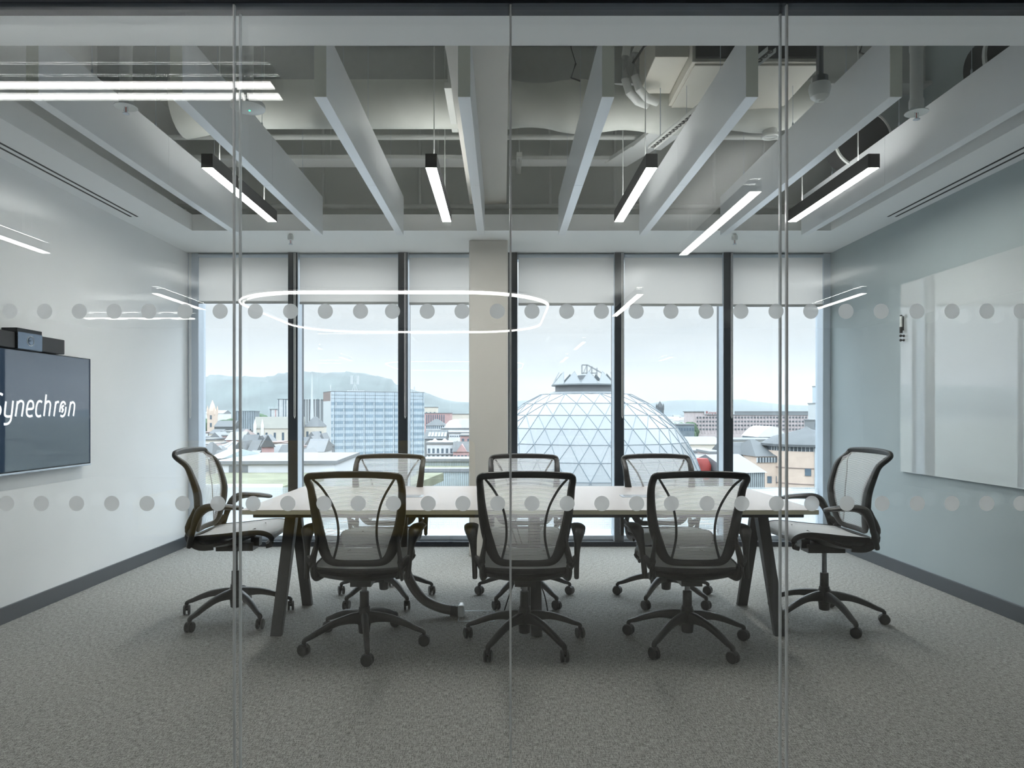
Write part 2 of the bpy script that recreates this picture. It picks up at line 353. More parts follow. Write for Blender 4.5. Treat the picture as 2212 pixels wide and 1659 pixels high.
# ------------------------------------------------------------------ glass partition: two skins of panels
joints = [XL, -1.70, -.839, .0246, .887, 1.75, XR]
names = ['off the television wall', 'in front of the head-of-table chair on the television side', 'left of the middle joint', 'right of the middle joint',
         'in front of the chair at the writing-board end', 'next to the writing-board wall']
dots_up = [22, 97, 172, 247, 322, 400, 476, 552, 628, 703, 779, 848, 923, 998, 1074, 1149, 1224, 1299, 1374, 1449, 1525, 1600, 1676, 1751, 1827, 1903, 1980, 2056, 2131, 2205]
dots_lo = [15, 90, 166, 242, 318, 395, 471, 547, 622, 700, 774, 850, 925, 1000, 1075, 1149, 1225, 1300, 1375, 1450, 1527, 1602, 1677, 1753, 1829, 1905, 1981, 2056, 2131, 2205]
for i in range(6):
    a, b = joints[i]+.003, joints[i+1]-.003
    w = bpy.data.objects.new('window_%d' % (i+7), None); COL.objects.link(w); w['kind'] = 'structure'; w.location = ((a+b)/2, YF, 0)
    h = (b-a)/2; ox = (a+b)/2
    M().box(-h, h, 0, .008, .02, 2.53).build('glass_pane', M_glassF, w, smooth=0)
    M().box(-h, h, .050, .058, .02, 2.53).build('glass_pane', M_glassF, w, smooth=0)
    for nm, lst, py in (('frosted_dots', dots_up, 672.5), ('frosted_dots', dots_lo, 1087.5)):
        d = M()
        for px in lst:
            p = at(px, py, YF)
            if a < p.x < b: d.disc((p.x-ox, -.0012, p.z), .0237, 40, 'y', .0006)
        if d.v: d.build(nm, M_dot, w, smooth=0)
for i in range(1, 6):
    s = M()
    for y in (0, .050): s.box(joints[i]-.0032, joints[i]+.0032, YF+y-.002, YF+y+.010, .02, 2.53)
    struct(s.build('trim_%d' % (i+1), M_seal, bevel=.0012, smooth=0), 'clear vertical joint between glass panels, number %d along' % i)
struct(M().box(XL, XR, YF-.035, YF+.095, 0, .03).build('trim_8', M_blk2, bevel=.003, smooth=0), 'black floor track of the glass partition')
h = M(); h.box(XL-5, XR+4, YF-.010, YF+.063, 2.524, 2.56)
struct(h.build('trim_9', M_blk2, bevel=.003, smooth=0), 'satin black head track of the glass partition')
struct(M().box(-8, 7, YF-.012, YF+.062, 2.56, 2.80).build('trim_10', M_black, bevel=.003, smooth=0), 'matt black bulkhead over the glass partition')

# ------------------------------------------------------------------ ceiling baffles
bx0 = [-2.129+.6515*i for i in range(8)]
blab = ['white hanging baffle nearest the television wall', 'white baffle left of the black light by the first glass joint... '] 
blab = ['white hanging baffle nearest the television wall, left of the sprinkler', 'white hanging baffle between the sprinkler and the round access disc',
        'white hanging baffle right of the round access disc, above the first near chair', 'white hanging baffle just left of the cream boxed beam',
        'white hanging baffle crossing the bulge of the wrapped duct', 'white hanging baffle beside the perforated tray, under the fan coil unit',
        'white hanging baffle right of the domed detector', 'white hanging baffle nearest the writing-board wall']
base = None
for i, x in enumerate(bx0):
    if base is None:
        t = thing('ceiling_baffle', blab[0], 'baffle', (x, 3.09, 2.68), 0, 'white acoustic baffles hung across the ceiling')
        for k in range(2):
            y0 = k*1.205
            p = M().box(-.0285, .0285, y0+.001, y0+1.204, 0, .31).build('baffle_panel', M_baffle, t, bevel=.0015, smooth=0)
            e = M().box(-.0275, .0275, y0-.0012 if k == 0 else y0+1.2035, y0+.001 if k == 0 else y0+1.2065, .001, .309)
            e.disc((.019, y0-.0014 if k == 0 else y0+1.2067, .022), .0035, 12, 'y', .002)
            e.build('baffle_end', M_bend, t, smooth=0)
        for y0 in (.45, 1.1, 1.95):
            M().tube([(0, y0, .31), (0, y0, ZT-2.68)], .0015, 6).lathe([(.006,.31),(.006,.345),(.002,.355)], (0, y0, 0), 8).build('hanger_wire', M_alu, t)
        base = t
    else:
        t = copy_tree(base); t.location.x = x; t['label'] = blab[i]

# ------------------------------------------------------------------ black linear pendants
lx = [-1.733, -.42, .873, 2.175]
llab = ['black linear pendant light seen across the first glass joint', 'black linear pendant light left of the cream boxed beam',
        'black linear pendant light beside the zigzag service tray', 'black linear pendant light nearest the writing-board wall']
base = None
for i, x in enumerate(lx):
    if base is None:
        t = thing('linear_pendant_light', llab[0], 'light', (x, 4.0, 2.687), 0, 'black linear pendant lights between the baffles')
        b = M(); b.box(-.034, -.0315, 0, 1.14, 0, .082); b.box(.0315, .034, 0, 1.14, 0, .082); b.box(-.034, .034, 0, 1.14, .02, .082)
        b.box(-.034, .034, 0, .0025, 0, .082); b.box(-.034, .034, 1.1375, 1.14, 0, .082)
        b.build('housing', M_black, t, smooth=0)
        M().box(-.0314, .0314, .0026, 1.1374, .001, .008).build('diffuser', M_lit, t, smooth=0)
        M().box(-.028, .028, .02, 1.12, .0825, .084).build('added_upfill_strip', M_upfill, t, smooth=0)  # added upward fill light on top of the housing
        for y0 in (.18, .96):
            M().tube([(0, y0, .082), (0, y0, ZT-2.687)], .0035, 8).lathe([(.009,.082),(.009,.10)], (0,y0,0), 10).build('hanging_rod', M_wht, t)
        base = t
    else:
        t = copy_tree(base); t.location.x = x; t['label'] = llab[i]

# ------------------------------------------------------------------ slot diffusers in the margin
for lab, xs, y1 in (('pair of black air slots in the ceiling margin on the television side', (-2.853, -2.803), 5.24), ('pair of black air slots in the ceiling margin on the writing-board side', (2.956, 3.016), 5.24)):
    t = thing('slot_diffuser', lab, 'air vent', (0, 2.9, ZS), 0, 'black linear air slots')
    for x in xs: M().box(x-.008, x+.008, 0, y1-2.9, -.0015, .004).build('air_slot', M_void, t, smooth=0)

# ------------------------------------------------------------------ services above the baffles
def pipe(name, lab, cat, pts, r, m=None, n=14, group=None, flanges=()):
    t = M().tube(pts, r, n)
    return tag(t.build(name, m or M_pipe), lab, cat, group)
# wrapped round duct with bulges
def duct(x0, x1, bulge, lab, seed):
    rnd = random.Random(seed); rings = []; K = 40
    for i in range(K+1):
        x = x0+(x1-x0)*i/K; rr = .155*(1+bulge*.5*math.sin(i*.5+seed)+rnd.uniform(-.01, .01)*bulge*4); dz = -.03*bulge*4*math.sin(PI*i/K)
        rings.append([(x, 4.65+rr*math.cos(2*PI*j/28), 3.35+dz+rr*math.sin(2*PI*j/28)) for j in range(28)])
    return tag(M().sweep(rings).build('insulated_duct', M_duct), lab, 'duct', 'wrapped air ducts')
duct(-1.80, -.28, 0.0, 'smooth round wrapped air duct left of the cream beam', 1)
duct(.035, 2.06, .22, 'bulging round wrapped air duct right of the cream beam', 3)
# flared end of the duct and a branch by the television wall
tag(M().lathe([(.155, 0), (.17, -.12), (.20, -.26), (.22, -.38)], (-1.80, 4.65, 3.35), 28, 'x').build('duct_flare', M_duct), 'flared end of the wrapped duct above the first pendant light', 'duct')
# round black duct mouths at the writing-board side
for lab, c_, r_ in (('black round duct mouth at the top corner by the writing-board wall', (2.62, 3.45, 2.0+1.05), .20), ('black round duct mouth behind the last pendant light', (2.50, 4.75, 3.15), .20)):
    t = thing('duct_mouth', lab, 'duct', c_)
    M().lathe([(r_, 0), (r_, -.02), (r_-.012, -.02), (r_-.012, .0)], (0, 0, 0), 36, 'y').build('duct_collar', M_pipe, t)
    M().lathe([(r_-.012, -.012), (r_-.013, .16)], (0, 0, 0), 36, 'y').build('duct_throat', M_void, t)
# steel deck beams
for i, (y, z) in enumerate(((5.0, 3.62), (3.55, 3.66))):
    s = M(); s.box(XL, XR, y-.09, y+.09, z, z+.02); s.box(XL, XR, y-.006, y+.006, z+.02, ZT-.02); s.box(XL, XR, y-.09, y+.09, ZT-.02, ZT)
    tag(s.build('steel_beam', mat('white_painted_steel', (.52,.54,.53), .5, noise=.04), smooth=0), ['painted steel beam crossing behind the wrapped duct', 'painted steel beam crossing near the front margin'][i], 'beam')
pipe('sprinkler_main', 'white pipe running across below the wrapped duct', 'pipe', [(XL, 5.2, 3.35), (XR, 5.2, 3.35)], .020)
pipe('heating_pipe', 'low white pipe running along the back of the ceiling opening', 'pipe', [(XL, 6.2, 3.125), (XR, 6.2, 3.125)], .024)
s = M().box(XL, XR, 6.30, YB, OZ, 2.955); tag(s.build('dark_gap_strip', M_black, smooth=0), 'thin black strip drawn for the dark gap along the back edge of the ceiling', 'trunking')  # dark gap behind the margin, drawn as a black strip
# vertical drops along the back wall
for i, x in enumerate((-2.42, -1.63, -.75, .43, 1.02, 1.92)):
    pipe('pipe_drop', ['thin white pipe drop behind the television-side baffle', 'thin white pipe drop left of the first glass joint', 'thin white pipe drop behind the third baffle',
        'thin white pipe drop right of the cream beam', 'thin white pipe drop behind the zigzag tray', 'thin white pipe drop behind the last but one baffle'][i], 'pipe', [(x, 6.2, 3.125), (x, 6.2, ZT)], .014, group='thin pipe drops on the back upstand')
    pipe('threaded_rod', ['threaded rod holding the tray near the television wall', 'threaded rod holding the tray left of the first joint', 'threaded rod holding the tray behind the third baffle',
        'threaded rod holding the tray just right of the beam', 'threaded rod holding the tray near the zigzag', 'threaded rod holding the tray at its far right'][i], 'rod', [(x+.22, 5.60, 3.31), (x+.22, 5.60, ZT)], .005, n=6, group='threaded rods carrying the cable tray')
# perforated cable trays
def tray(pts, w, lab, group=None, h=.028):
    t = thing('cable_tray', lab, 'cable tray', pts[0], 0, group)
    a = Vector(pts[0]); b = Vector(pts[1]); d = b-a; side = Vector((-d.y, d.x, 0)).normalized()*w/2; o = Vector((0,0,0))
    u = Vector((0,0,h)); e = Vector((0,0,.002))
    q = [o-side, o+side, d+side, d-side]
    M().add([*q, *[p+e for p in q]], [(3,2,1,0),(4,5,6,7),(0,1,5,4),(1,2,6,5),(2,3,7,6),(3,0,4,7)]).build('tray_bed', M_tray, t, smooth=0)
    f = M(); n_ = side.normalized()*.002
    for s_ in (-1, 1):
        p0, p1 = o+side*s_, d+side*s_
        v = [p0-n_, p0+n_, p1+n_, p1-n_]; f.add([*v, *[p+u for p in v]], [(3,2,1,0),(4,5,6,7),(0,1,5,4),(1,2,6,5),(2,3,7,6),(3,0,4,7)])
    f.build('tray_side', M_pipe, t, smooth=0)
    return t
tray([(-2.5, 5.60, 3.30), (-.30, 5.60, 3.30)], .20, 'perforated cable tray crossing left of the cream beam')
tray([(.05, 5.60, 3.30), (1.02, 5.60, 3.30)], .16, 'perforated cable tray crossing right of the cream beam')
tray([(.93, 5.62, 3.29), (1.13, 5.15, 3.29)], .20, 'first slanting leg of the zigzag cable tray', 'zigzag cable tray legs')
tray([(1.10, 5.22, 3.27), (1.24, 4.72, 3.27)], .24, 'second slanting leg of the zigzag cable tray', 'zigzag cable tray legs')
for i, (x, y0, y1) in enumerate(((-.33, 4.1, 4.75), (.13, 5.35, 5.75), (-1.86, 5.3, 5.7))):
    s = M().box(x-.022, x+.022, y0, y1, 3.20 if i == 0 else 3.26, 3.235 if i == 0 else 3.295)
    s.tube([(x, y0+.05, 3.235), (x, y0+.05, ZT)], .006, 6)
    tag(s.build('channel_strut', M_pipe, bevel=.002, smooth=0), ['short punched channel strut above the second pendant light', 'short punched channel strut right of the cream beam', 'short punched channel strut near the first pendant light'][i], 'bracket')
# hanging hangers (wire with clip)
for i, (x, y) in enumerate(((-1.42, 3.6), (.44, 4.3), (2.10, 4.0))):
    s = M().tube([(x, y, ZT), (x-.01, y, 3.55), (x+.02, y, 3.45)], .003, 6); s.tube([(x+.02, y, 3.45), (x-.01, y, 3.36), (x+.05, y, 3.34)], .006, 6)
    tag(s.build('hanger_loop', M_cast), ['dark wire loop hanging by the round access disc', 'dark wire loop hanging over the wrapped duct', 'dark wire loop hanging by the domed detector'][i], 'hanger', 'dark wire loops from the slab')
# fan coil unit
t = thing('fan_coil_unit', 'large cream fan coil unit hanging over the right-hand baffles', 'air unit', (1.45, 4.35, 3.27))
M().box(-.36, .40, -.42, .47, 0, .30).build('casing', M_unit, t, bevel=.004, smooth=0)
M().box(-.34, .38, -.40, .35, -.012, 0).build('access_panel', M_unit, t, bevel=.003, smooth=0)
M().box(-.34, .38, -.44, -.42, .02, .26).build('grille', M_void, t, smooth=0)
M().box(-.56, -.362, -.36, .10, .06, .34).build('valve_cover', M_unit, t, bevel=.004, smooth=0)
for q in ((-.33,-.38),(.37,-.38),(-.33,.43),(.37,.43)): M().tube([(q[0],q[1],.30),(q[0],q[1],ZT-3.27)], .006, 6).build('hanging_rod', M_pipe, t)
# insulated pipe loops beside the unit
for i, (dx, y) in enumerate(((0, 4.32), (.055, 4.28))):
    pts = [(.93+dx, y, 3.62-.05*i), (.84+dx, y, 3.62-.05*i), (.79+dx, y, 3.58-.05*i), (.775+dx, y, 3.50), (.775+dx, y, 3.36), (.80+dx, y, 3.28), (.86+dx, y+.04, 3.24), (.93+dx, y+.08, 3.235)]
    pipe('lagged_pipe', ['outer lagged pipe bending down beside the fan coil unit', 'inner lagged pipe bending down beside the fan coil unit'][i], 'pipe', pts, .026, n=14, group='lagged pipe bends')
pipe('lagged_pipe', 'upper lagged pipe elbow near the slab by the fan coil unit', 'pipe', [(.78, 4.05, ZT), (.78, 4.05, 3.52), (.80, 4.05, 3.48), (.86, 4.05, 3.46), (1.02, 4.08, 3.47)], .018)
s = M()
s.lathe([(.03,0),(.034,.01),(.034,.07),(.02,.09)], (.93, 4.32, 3.60), 14, 'x'); s.lathe([(.03,0),(.034,.01),(.034,.08),(.02,.10)], (.95, 4.28, 3.54), 14, 'x')
tag(s.build('valve_head', M_cast), 'pair of dark valve heads on the lagged pipes', 'valve')
for i, pts in enumerate(([(1.0, 4.2, 3.60), (.95, 4.15, 3.52), (.86, 4.15, 3.48), (.80, 4.2, 3.40)], [(1.14, 4.1, 3.80), (1.02, 4.1, 3.62), (.92, 4.12, 3.56), (.90, 4.2, 3.50)])):
    tag(M().tube(pts, .007, 8).build('flex_conduit', M_plas), ['dark flexible conduit looping round the valve heads', 'dark flexible conduit rising to the slab'][i], 'cable')
# ribbed cable ladder slanting from the top to the third pendant
t = thing('cable_ladder', 'narrow chain-like cable ladder slanting down to the third pendant light', 'cable ladder', (1.28, 3.25, 2.98))
a, b = Vector((0,0,0)), Vector((-.30, 1.25, 0.02)); d = b-a; sd = Vector((d.y, -d.x, 0)).normalized()*.022
for s_ in (-1, 1): M().tube([a+sd*s_, b+sd*s_], (.003, .012), 6).build('ladder_rail', M_pipe, t)
k = M()
for i in range(30):
    p = a+d*(i+.5)/30; k.tube([p+sd*math.cos(q*PI/4)*.85+d.normalized()*.016*math.sin(q*PI/4) for q in range(8)], .003, 5, loop=True)
k.build('ladder_rungs', M_cast, t)
for q in (.1, .9):
    p = a+d*q; M().tube([p, p+Vector((0,0,ZT-2.98))], .003, 6).build('hanger_wire', M_alu, t)
# round air valve
t = thing('air_valve', 'small white ring air valve under the wrapped duct by the second glass joint', 'air vent', at(1663, 295, 4.65))
M().tube([(.05*math.cos(q*PI/12), .05*math.sin(q*PI/12), 0) for q in range(24)], .008, 8, loop=True).build('valve_ring', M_wht, t)
M().box(-.045, .045, -.005, .005, -.004, .004).build('valve_bar', M_wht, t, smooth=0)
M().lathe([(.05,.004),(.05,.10)], (0,0,0), 24).build('valve_neck', M_pipe, t)
# sprinklers
def sprinkler(x, y, zd, lab, small=False):
    t = thing('fire_sprinkler', lab, 'sprinkler', (x, y, zd), 0, 'fire sprinkler heads')
    if small:
        M().lathe([(.022, .0), (.026, .01), (.026, .035), (.016, .045), (.016, ZS-zd)], (0,0,0), 20).build('sprinkler_cup', M_wht, t)
    else:
        M().lathe([(.031,.02),(.034,.03),(.034,.06),(.029,.07),(.029,.30),(.032,.31),(.032,.34),(.029,.35),(.029,ZT-zd)], (0,0,0), 20).build('sprinkler_pipe', M_pipe, t)
        M().lathe([(.012,.012),(.054,0),(.054,-.003),(.012,.004)], (0,0,0), 28).build('sprinkler_plate', M_wht, t)
    M().tube([(-.008,0,0),(-.010,0,-.02),(0,0,-.032)], .002, 6).tube([(.008,0,0),(.010,0,-.02),(0,0,-.032)], .002, 6).lathe([(.016,-.036),(.016,-.033),(.004,-.030)], (0,0,0), 14).build('sprinkler_frame', M_alu, t)
    M().tube([(0,0,-.002),(0,0,-.030)], .0025, 6).build('sprinkler_bulb', mat('red_bulb', (.35,.03,.02), .1, noise=.1), t)
sprinkler(-1.876, 3.4, 2.775, 'sprinkler with round white plate on the television side, near the front margin')
sprinkler(2.06, 3.4, 2.746, 'sprinkler with round white plate on the writing-board side, near the front margin')
for px, lab in ((628, 'small sprinkler under the back margin above the first roller blind gap'), (1587, 'small sprinkler under the back margin above the fifth roller blind')):
    p = at(px, 520, 5.75); sprinkler(p.x, p.y, ZS-.05, lab, True)
# dome detector, access disc
t = thing('ceiling_detector', 'domed white detector hanging on a conduit in front of the seventh baffle', 'detector', (1.625, 3.5, 2.85))
M().lathe([(.0,.0),(.022,0),(.045,.02),(.054,.06),(.050,.085)], (0,0,0), 28).build('detector_dome', M_wht, t)
M().lathe([(.012,-.006),(.014,0)], (.01,0,0), 14).build('detector_lens', M_pipe, t)
M().lathe([(.040,.085),(.040,.12),(.018,.125),(.018,ZT-2.85)], (0,0,0), 20).build('detector_conduit', M_chrome, t)
t = thing('wireless_access_disc', 'white round ceiling disc with a green light behind the first glass joint', 'access point', (-1.306, 3.5, 2.80))
M().lathe([(.0,-.004),(.03,-.004),(.085,.012),(.085,.03),(.06,.045)], (0,0,0), 36).build('disc_body', M_wht, t)
M().lathe([(.004,-.007),(.006,-.002)], (.012,-.01,0), 12).build('status_light', M_green, t)
M().lathe([(.028,.045),(.028,ZT-2.80)], (0,0,0), 18).build('disc_conduit', M_pipe, t)

# ------------------------------------------------------------------ television, video bar, writing board
t = thing('television', 'large wall television showing a white word over a blue glow for reflected sky', 'television', (XL, 3.49, .888))
M().box(.025, .062, 0, 1.32, 0, .742).build('tv_frame', M_tvf, t, bevel=.003, smooth=0)
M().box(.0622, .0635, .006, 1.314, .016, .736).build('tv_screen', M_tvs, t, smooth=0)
M().box(.03, .066, .0, 1.32, -.004, .008).build('lower_trim', M_alu, t, bevel=.002, smooth=0)
M().box(0, .03, .45, .87, .15, .60).build('wall_bracket', M_black, t, smooth=0)
XS = XL+.0640
def tvp(c):                     # strokes measured on the screen plane
    px, py = c[0]/4.877, 700+c[1]/4.879
    Y = -XS*FPX/(CX-px); return Vector((.0646, Y-3.49, EYE-(py-CY)*Y/FPX-.888))
strokes = [[(28,748),(5,735),(-25,742),(-48,780),(-40,825),(-15,855),(4,885),(4,925),(-12,955),(-50,968),(-85,955)],
 [(62,815),(50,935),(56,965),(80,975),(112,972)], [(137,808),(118,980),(102,1030),(75,1052),(40,1055)],
 [(185,812),(162,974)], [(182,840),(205,815),(228,812),(245,832),(242,880),(228,974)],
 [(287,897),(342,890),(350,855),(345,825),(325,810),(302,822),(287,865),(280,920),(285,955),(308,972),(342,965)],
 [(443,824),(420,812),(397,826),(383,872),(378,930),(386,962),(405,973),(432,965)],
 [(486,742),(462,970)], [(478,840),(500,817),(520,820),(530,845),(526,890),(516,970)],
 [(588,817),(567,972)], [(583,848),(598,824),(620,821)],
 [(688,852),(680,828),(662,822),(645,838),(634,880),(628,928)], [(693,872),(688,925),(675,960),(655,973),(636,962)], [(672,860),(658,868),(650,890)], [(664,892),(662,912),(648,930)],
 [(745,820),(720,970)], [(742,842),(762,824),(780,835),(784,868),(772,970)]]
s = M()
for st in strokes:
    P = [tvp(c) for c in st]; Q = []
    for i in range(len(P)-1):                                 # smooth the stroke
        p0, p1, p2, p3 = P[max(i-1,0)], P[i], P[i+1], P[min(i+2,len(P)-1)]
        for k in range(6):
            u = k/6; Q.append(.5*((2*p1)+(p2-p0)*u+(2*p0-5*p1+4*p2-p3)*u*u+(3*p1-p0-3*p2+p3)*u**3))
    Q.append(P[-1]); s.tube(Q, (.0078, .0004), 8, up=(1,0,0))
p = tvp((657, 893)); s.disc(p, .009, 16, 'x', .0006)
s.build('screen_lettering', M_logo, t, smooth=0)
t = thing('video_bar', 'dark video conference bar with a round lens, standing on top of the television', 'camera', (XL, 4.15, 1.634))
M().box(.01, .085, -.34, -.115, 0, .095).build('speaker_wing', M_bar, t, bevel=.004)
M().box(.01, .085, .105, .34, 0, .095).build('speaker_wing', M_bar, t, bevel=.004)
cb = M().box(0, .095, -.115, .105, -.004, .122).build('camera_housing', M_tvf, t, bevel=.003)
M().box(.095, .098, -.112, .102, .0, .098).build('camera_glass', M_barg, t, smooth=0)
M().tube([(.099, -.004+.030*math.cos(q*PI/16), .052+.030*math.sin(q*PI/16)) for q in range(32)], .0014, 6, loop=True, up=(1,0,0)).build('lens_ring', M_wht, t)
M().lathe([(.022,.098),(.020,.1005),(.0,.101)], (0,-.004,.052), 24, 'x').build('lens', M_barg, t)
M().box(0, .02, -.1, .09, -.05, 0).build('bar_bracket', M_black, t, smooth=0)
t = thing('glass_writing_board', 'large frameless white glass writing board on the grey-green wall', 'whiteboard', (XR, 2.75, .80))
M().box(-.027, -.019, 0, 2.51, 0, 1.436).build('board_glass', M_board, t, bevel=.0015, smooth=0)
M().box(-.019, -.001, .05, 2.46, .05, 1.38).build('board_backing', M_wht, t, smooth=0)
t = thing('whiteboard_marker', 'black-capped clear marker held upright on the writing board edge', 'marker', (XR-.045, 5.22, 1.86))
M().lathe([(.010,0),(.011,.004),(.011,.045),(.009,.048)], (0,0,0), 16).build('marker_cap', M_cast, t)
M().lathe([(.009,.048),(.009,.128)], (0,0,0), 16).build('marker_barrel', M_wht, t)
M().lathe([(.009,.128),(.009,.138),(.004,.14)], (0,0,0), 16).build('marker_end', M_cast, t)
M().box(.008, .019, -.006, .006, .02, .13).build('marker_magnet', M_cast, t, smooth=0)
for z, lab in ((1.838, 'upper of two black knob magnets under the marker'), (1.805, 'lower of two black knob magnets under the marker')):
    o = M().lathe([(.009,-.026),(.009,-.018),(.0055,-.014),(.0055,-.006),(.010,-.001),(.010,.006),(.006,.010)], (0,0,0), 18, 'x').build('board_magnet', M_cast)
    o.location = (XR-.0371, 5.21, z); o.rotation_euler = (0, 0, PI); tag(o, lab, 'magnet', 'black knob magnets on the writing board')
    o.location.x = XR-.052

# ------------------------------------------------------------------ table
TX0, TX1, TY0, TY1, TZ = -1.395, 1.675, 3.617, 4.81, .735
t = thing('conference_table', 'long pale birch meeting table on charcoal A-frame legs', 'table', (TX0, TY0, 0))
W, D = TX1-TX0, TY1-TY0
M().box(0, W, 0, D, TZ-.002, TZ).build('tabletop', M_table, t, smooth=0)
M().box(0, W, 0, D, TZ-.024, TZ-.002).build('tabletop_edge', M_tedge, t, bevel=.001, smooth=0)
f = M(); f.box(.035, W-.035, .10, .15, TZ-.055, TZ-.024); f.box(.035, W-.035, D-.15, D-.10, TZ-.055, TZ-.024); f.box(.06, W-.06, D/2-.09, D/2-.05, TZ-.075, TZ-.024)
for x in (.125, 1.585, 2.951): f.box(x-.03, x+.03, .15, D-.15, TZ-.06, TZ-.024)
f.build('table_frame', M_tleg, t, bevel=.002, smooth=0)
for x in (.125, 1.585, 2.951):
    for k in (0, 1):
        yf = .20 if k == 0 else .845-.03; ya = .50 if k == 0 else .545
        s = M(); pts = [(yf,0),(yf+.034,0),(ya+.05 if k == 0 else ya-.02, TZ-.06),(ya-.02 if k == 0 else ya-.055, TZ-.06)]
        if k == 1: pts = [(yf-.004,0),(yf+.03,0),(ya+.045,TZ-.06),(ya-.0,TZ-.06)]
        s.add([(x-.032, a, b) for a, b in pts]+[(x+.032, a, b) for a, b in pts], [(0,1,2,3),(7,6,5,4),(0,4,5,1),(1,5,6,2),(2,6,7,3),(3,7,4,0)])
        lg = s.build('leg', M_tleg, t, bevel=.003, smooth=0)
for x, lab in ((-.62, 'left'), (.86, 'right')):
    o = thing('desk_power_module', {'left': 'slim silver power module let into the table towards the television', 'right': 'slim silver power module let into the table towards the writing board'}[lab], 'power outlet', (x, 4.22, TZ))
    M().box(-.13, .13, -.055, .055, -.001, .003).build('module_frame', M_alu, o, bevel=.001, smooth=0)
    M().box(-.11, .11, -.035, .01, .003, .0045).build('module_lid', M_tside, o, bevel=.0008, smooth=0)
    M().box(-.11, .11, .012, .04, .0025, .0035).build('module_slot', M_black, o, smooth=0)

# ------------------------------------------------------------------ cable umbilical, floor box, hanging cables
def smooth_path(P, k=6, loop=False):
    P = [Vector(p) for p in P]; Q = []; n = len(P)
    for i in range(n if loop else n-1):
        if loop: p0, p1, p2, p3 = P[i-1], P[i], P[(i+1)%n], P[(i+2)%n]
        else: p0, p1, p2, p3 = P[max(i-1,0)], P[i], P[i+1], P[min(i+2,n-1)]
        for j in range(k):
            u = j/k; Q.append(.5*((2*p1)+(p2-p0)*u+(2*p0-5*p1+4*p2-p3)*u*u+(3*p1-p0-3*p2+p3)*u**3))
    if not loop: Q.append(P[-1])
    return Q
t = thing('cable_umbilical', 'thick dark cable sleeve curving from the table down to the floor box', 'cable', (-.32, 4.2, 0))
M().tube(smooth_path([(-.30, .03, .70), (-.30, .02, .52), (-.29, 0, .36), (-.25, -.01, .22), (-.17, -.01, .11), (-.07, 0, .055), (.02, 0, .035)]), (.034, .030), 14).build('cable_sleeve', M_plasm, t)
M().tube([(.0, 0, .034), (.045, 0, .030)], .036, 14).build('sleeve_cuff', M_plas, t)
M().box(.045, .085, -.045, .045, .002, .075).build('cable_clamp', M_seal, t, bevel=.012)
t = thing('floor_box', 'square floor box lid flush with the carpet at the end of the cable sleeve', 'floor box', (-.16, 4.20, 0))
f = M(); f.box(-.11, .11, -.11, -.104, 0, .003); f.box(-.11, .11, .104, .11, 0, .003); f.box(-.11, -.104, -.11, .11, 0, .003); f.box(.104, .11, -.11, .11, 0, .003)
f.build('lid_frame', M_alu, t, smooth=0); M().box(-.104, .104, -.104, .104, 0, .002).build('lid_carpet', M_carpet, t, smooth=0)
for i, pts in enumerate(([(.02,4.15,.70),(.07,4.13,.5),(.14,4.13,.33),(.18,4.14,.15),(.20,4.2,.012)], [(.30,4.15,.70),(.21,4.13,.5),(.12,4.12,.33),(.05,4.12,.18),(.0,4.16,.012)], [(.06,4.2,.70),(.10,4.2,.5),(.17,4.2,.32),(.25,4.2,.15),(.28,4.24,.012)])):
    tag(M().tube(smooth_path(pts), .004, 8).build('hanging_cable', M_cast), ['thin black cable hanging behind the middle near chair, crossing to the writing-board side', 'thin black cable hanging behind the middle near chair, crossing to the television side', 'rearmost thin black cable hanging behind the middle near chair'][i], 'cable', 'thin cables under the table')

# ------------------------------------------------------------------ office chairs
def lerp(tab, z):
    if z <= tab[0][0]: return tab[0][1]
    for (a, b), (c, d) in zip(tab, tab[1:]):
        if z <= c: return b+(d-b)*(z-a)/(c-a)
    return tab[-1][1]
YBK = [(.47,-.188),(.52,-.182),(.62,-.178),(.70,-.183),(.753,-.197),(.82,-.223),(.877,-.252),(.945,-.291)]
WBK = [(.478,.130),(.50,.158),(.53,.172),(.56,.185),(.63,.205),(.71,.220),(.80,.229),(.87,.232),(.905,.228),(.93,.21)]
def bpt(x, z):
    return (x, lerp(YBK, z)+.9*x*x*(.25 if z > .9 else .9), z)
CH = {}
def cmesh(key, m, material, **kw):
    if key not in CH:
        o = m().build(key, material, **kw); CH[key] = (o.data, [(q.type, q.width) for q in o.modifiers]); bpy.data.objects.remove(o)
    return CH[key][0]
def cpart(key, name, m, material, parent, loc=(0,0,0), rot=(0,0,0)):
    o = bpy.data.objects.new(name, cmesh(key, m, material)); COL.objects.link(o); o.parent = parent; o.location = loc; o.rotation_euler = rot
    return o
def m_back_frame():
    half = [(0,.478),(.08,.478),(.125,.482),(.152,.498),(.172,.53),(.188,.575),(.205,.635),(.219,.71),(.229,.80),(.2325,.865),(.2335,.912),(.223,.931),(.18,.937),(.09,.942)]
    rr = [(.017,.010),(.017,.010),(.019,.011),(.023,.013),(.027,.016),(.029,.019),(.027,.021),(.025,.020),(.021,.017),(.019,.015),(.018,.014),(.018,.014),(.018,.014),(.0175,.014)]
    pts = [bpt(x, z) for x, z in half]+[bpt(0,.943)]+[bpt(-x, z) for x, z in half[::-1][:-1]]
    rad = rr+[(.0175,.014)]+rr[::-1][:-1]
    Q = smooth_path(pts, 4, True); RR = []
    for i in range(len(pts)):
        for j in range(4):
            a, b = rad[i], rad[(i+1)%len(rad)]; u = j/4; RR.append((a[0]+(b[0]-a[0])*u, a[1]+(b[1]-a[1])*u))
    return M().tube(Q, RR, 10, up=(0,-1,.2), sq=2.6, loop=True)
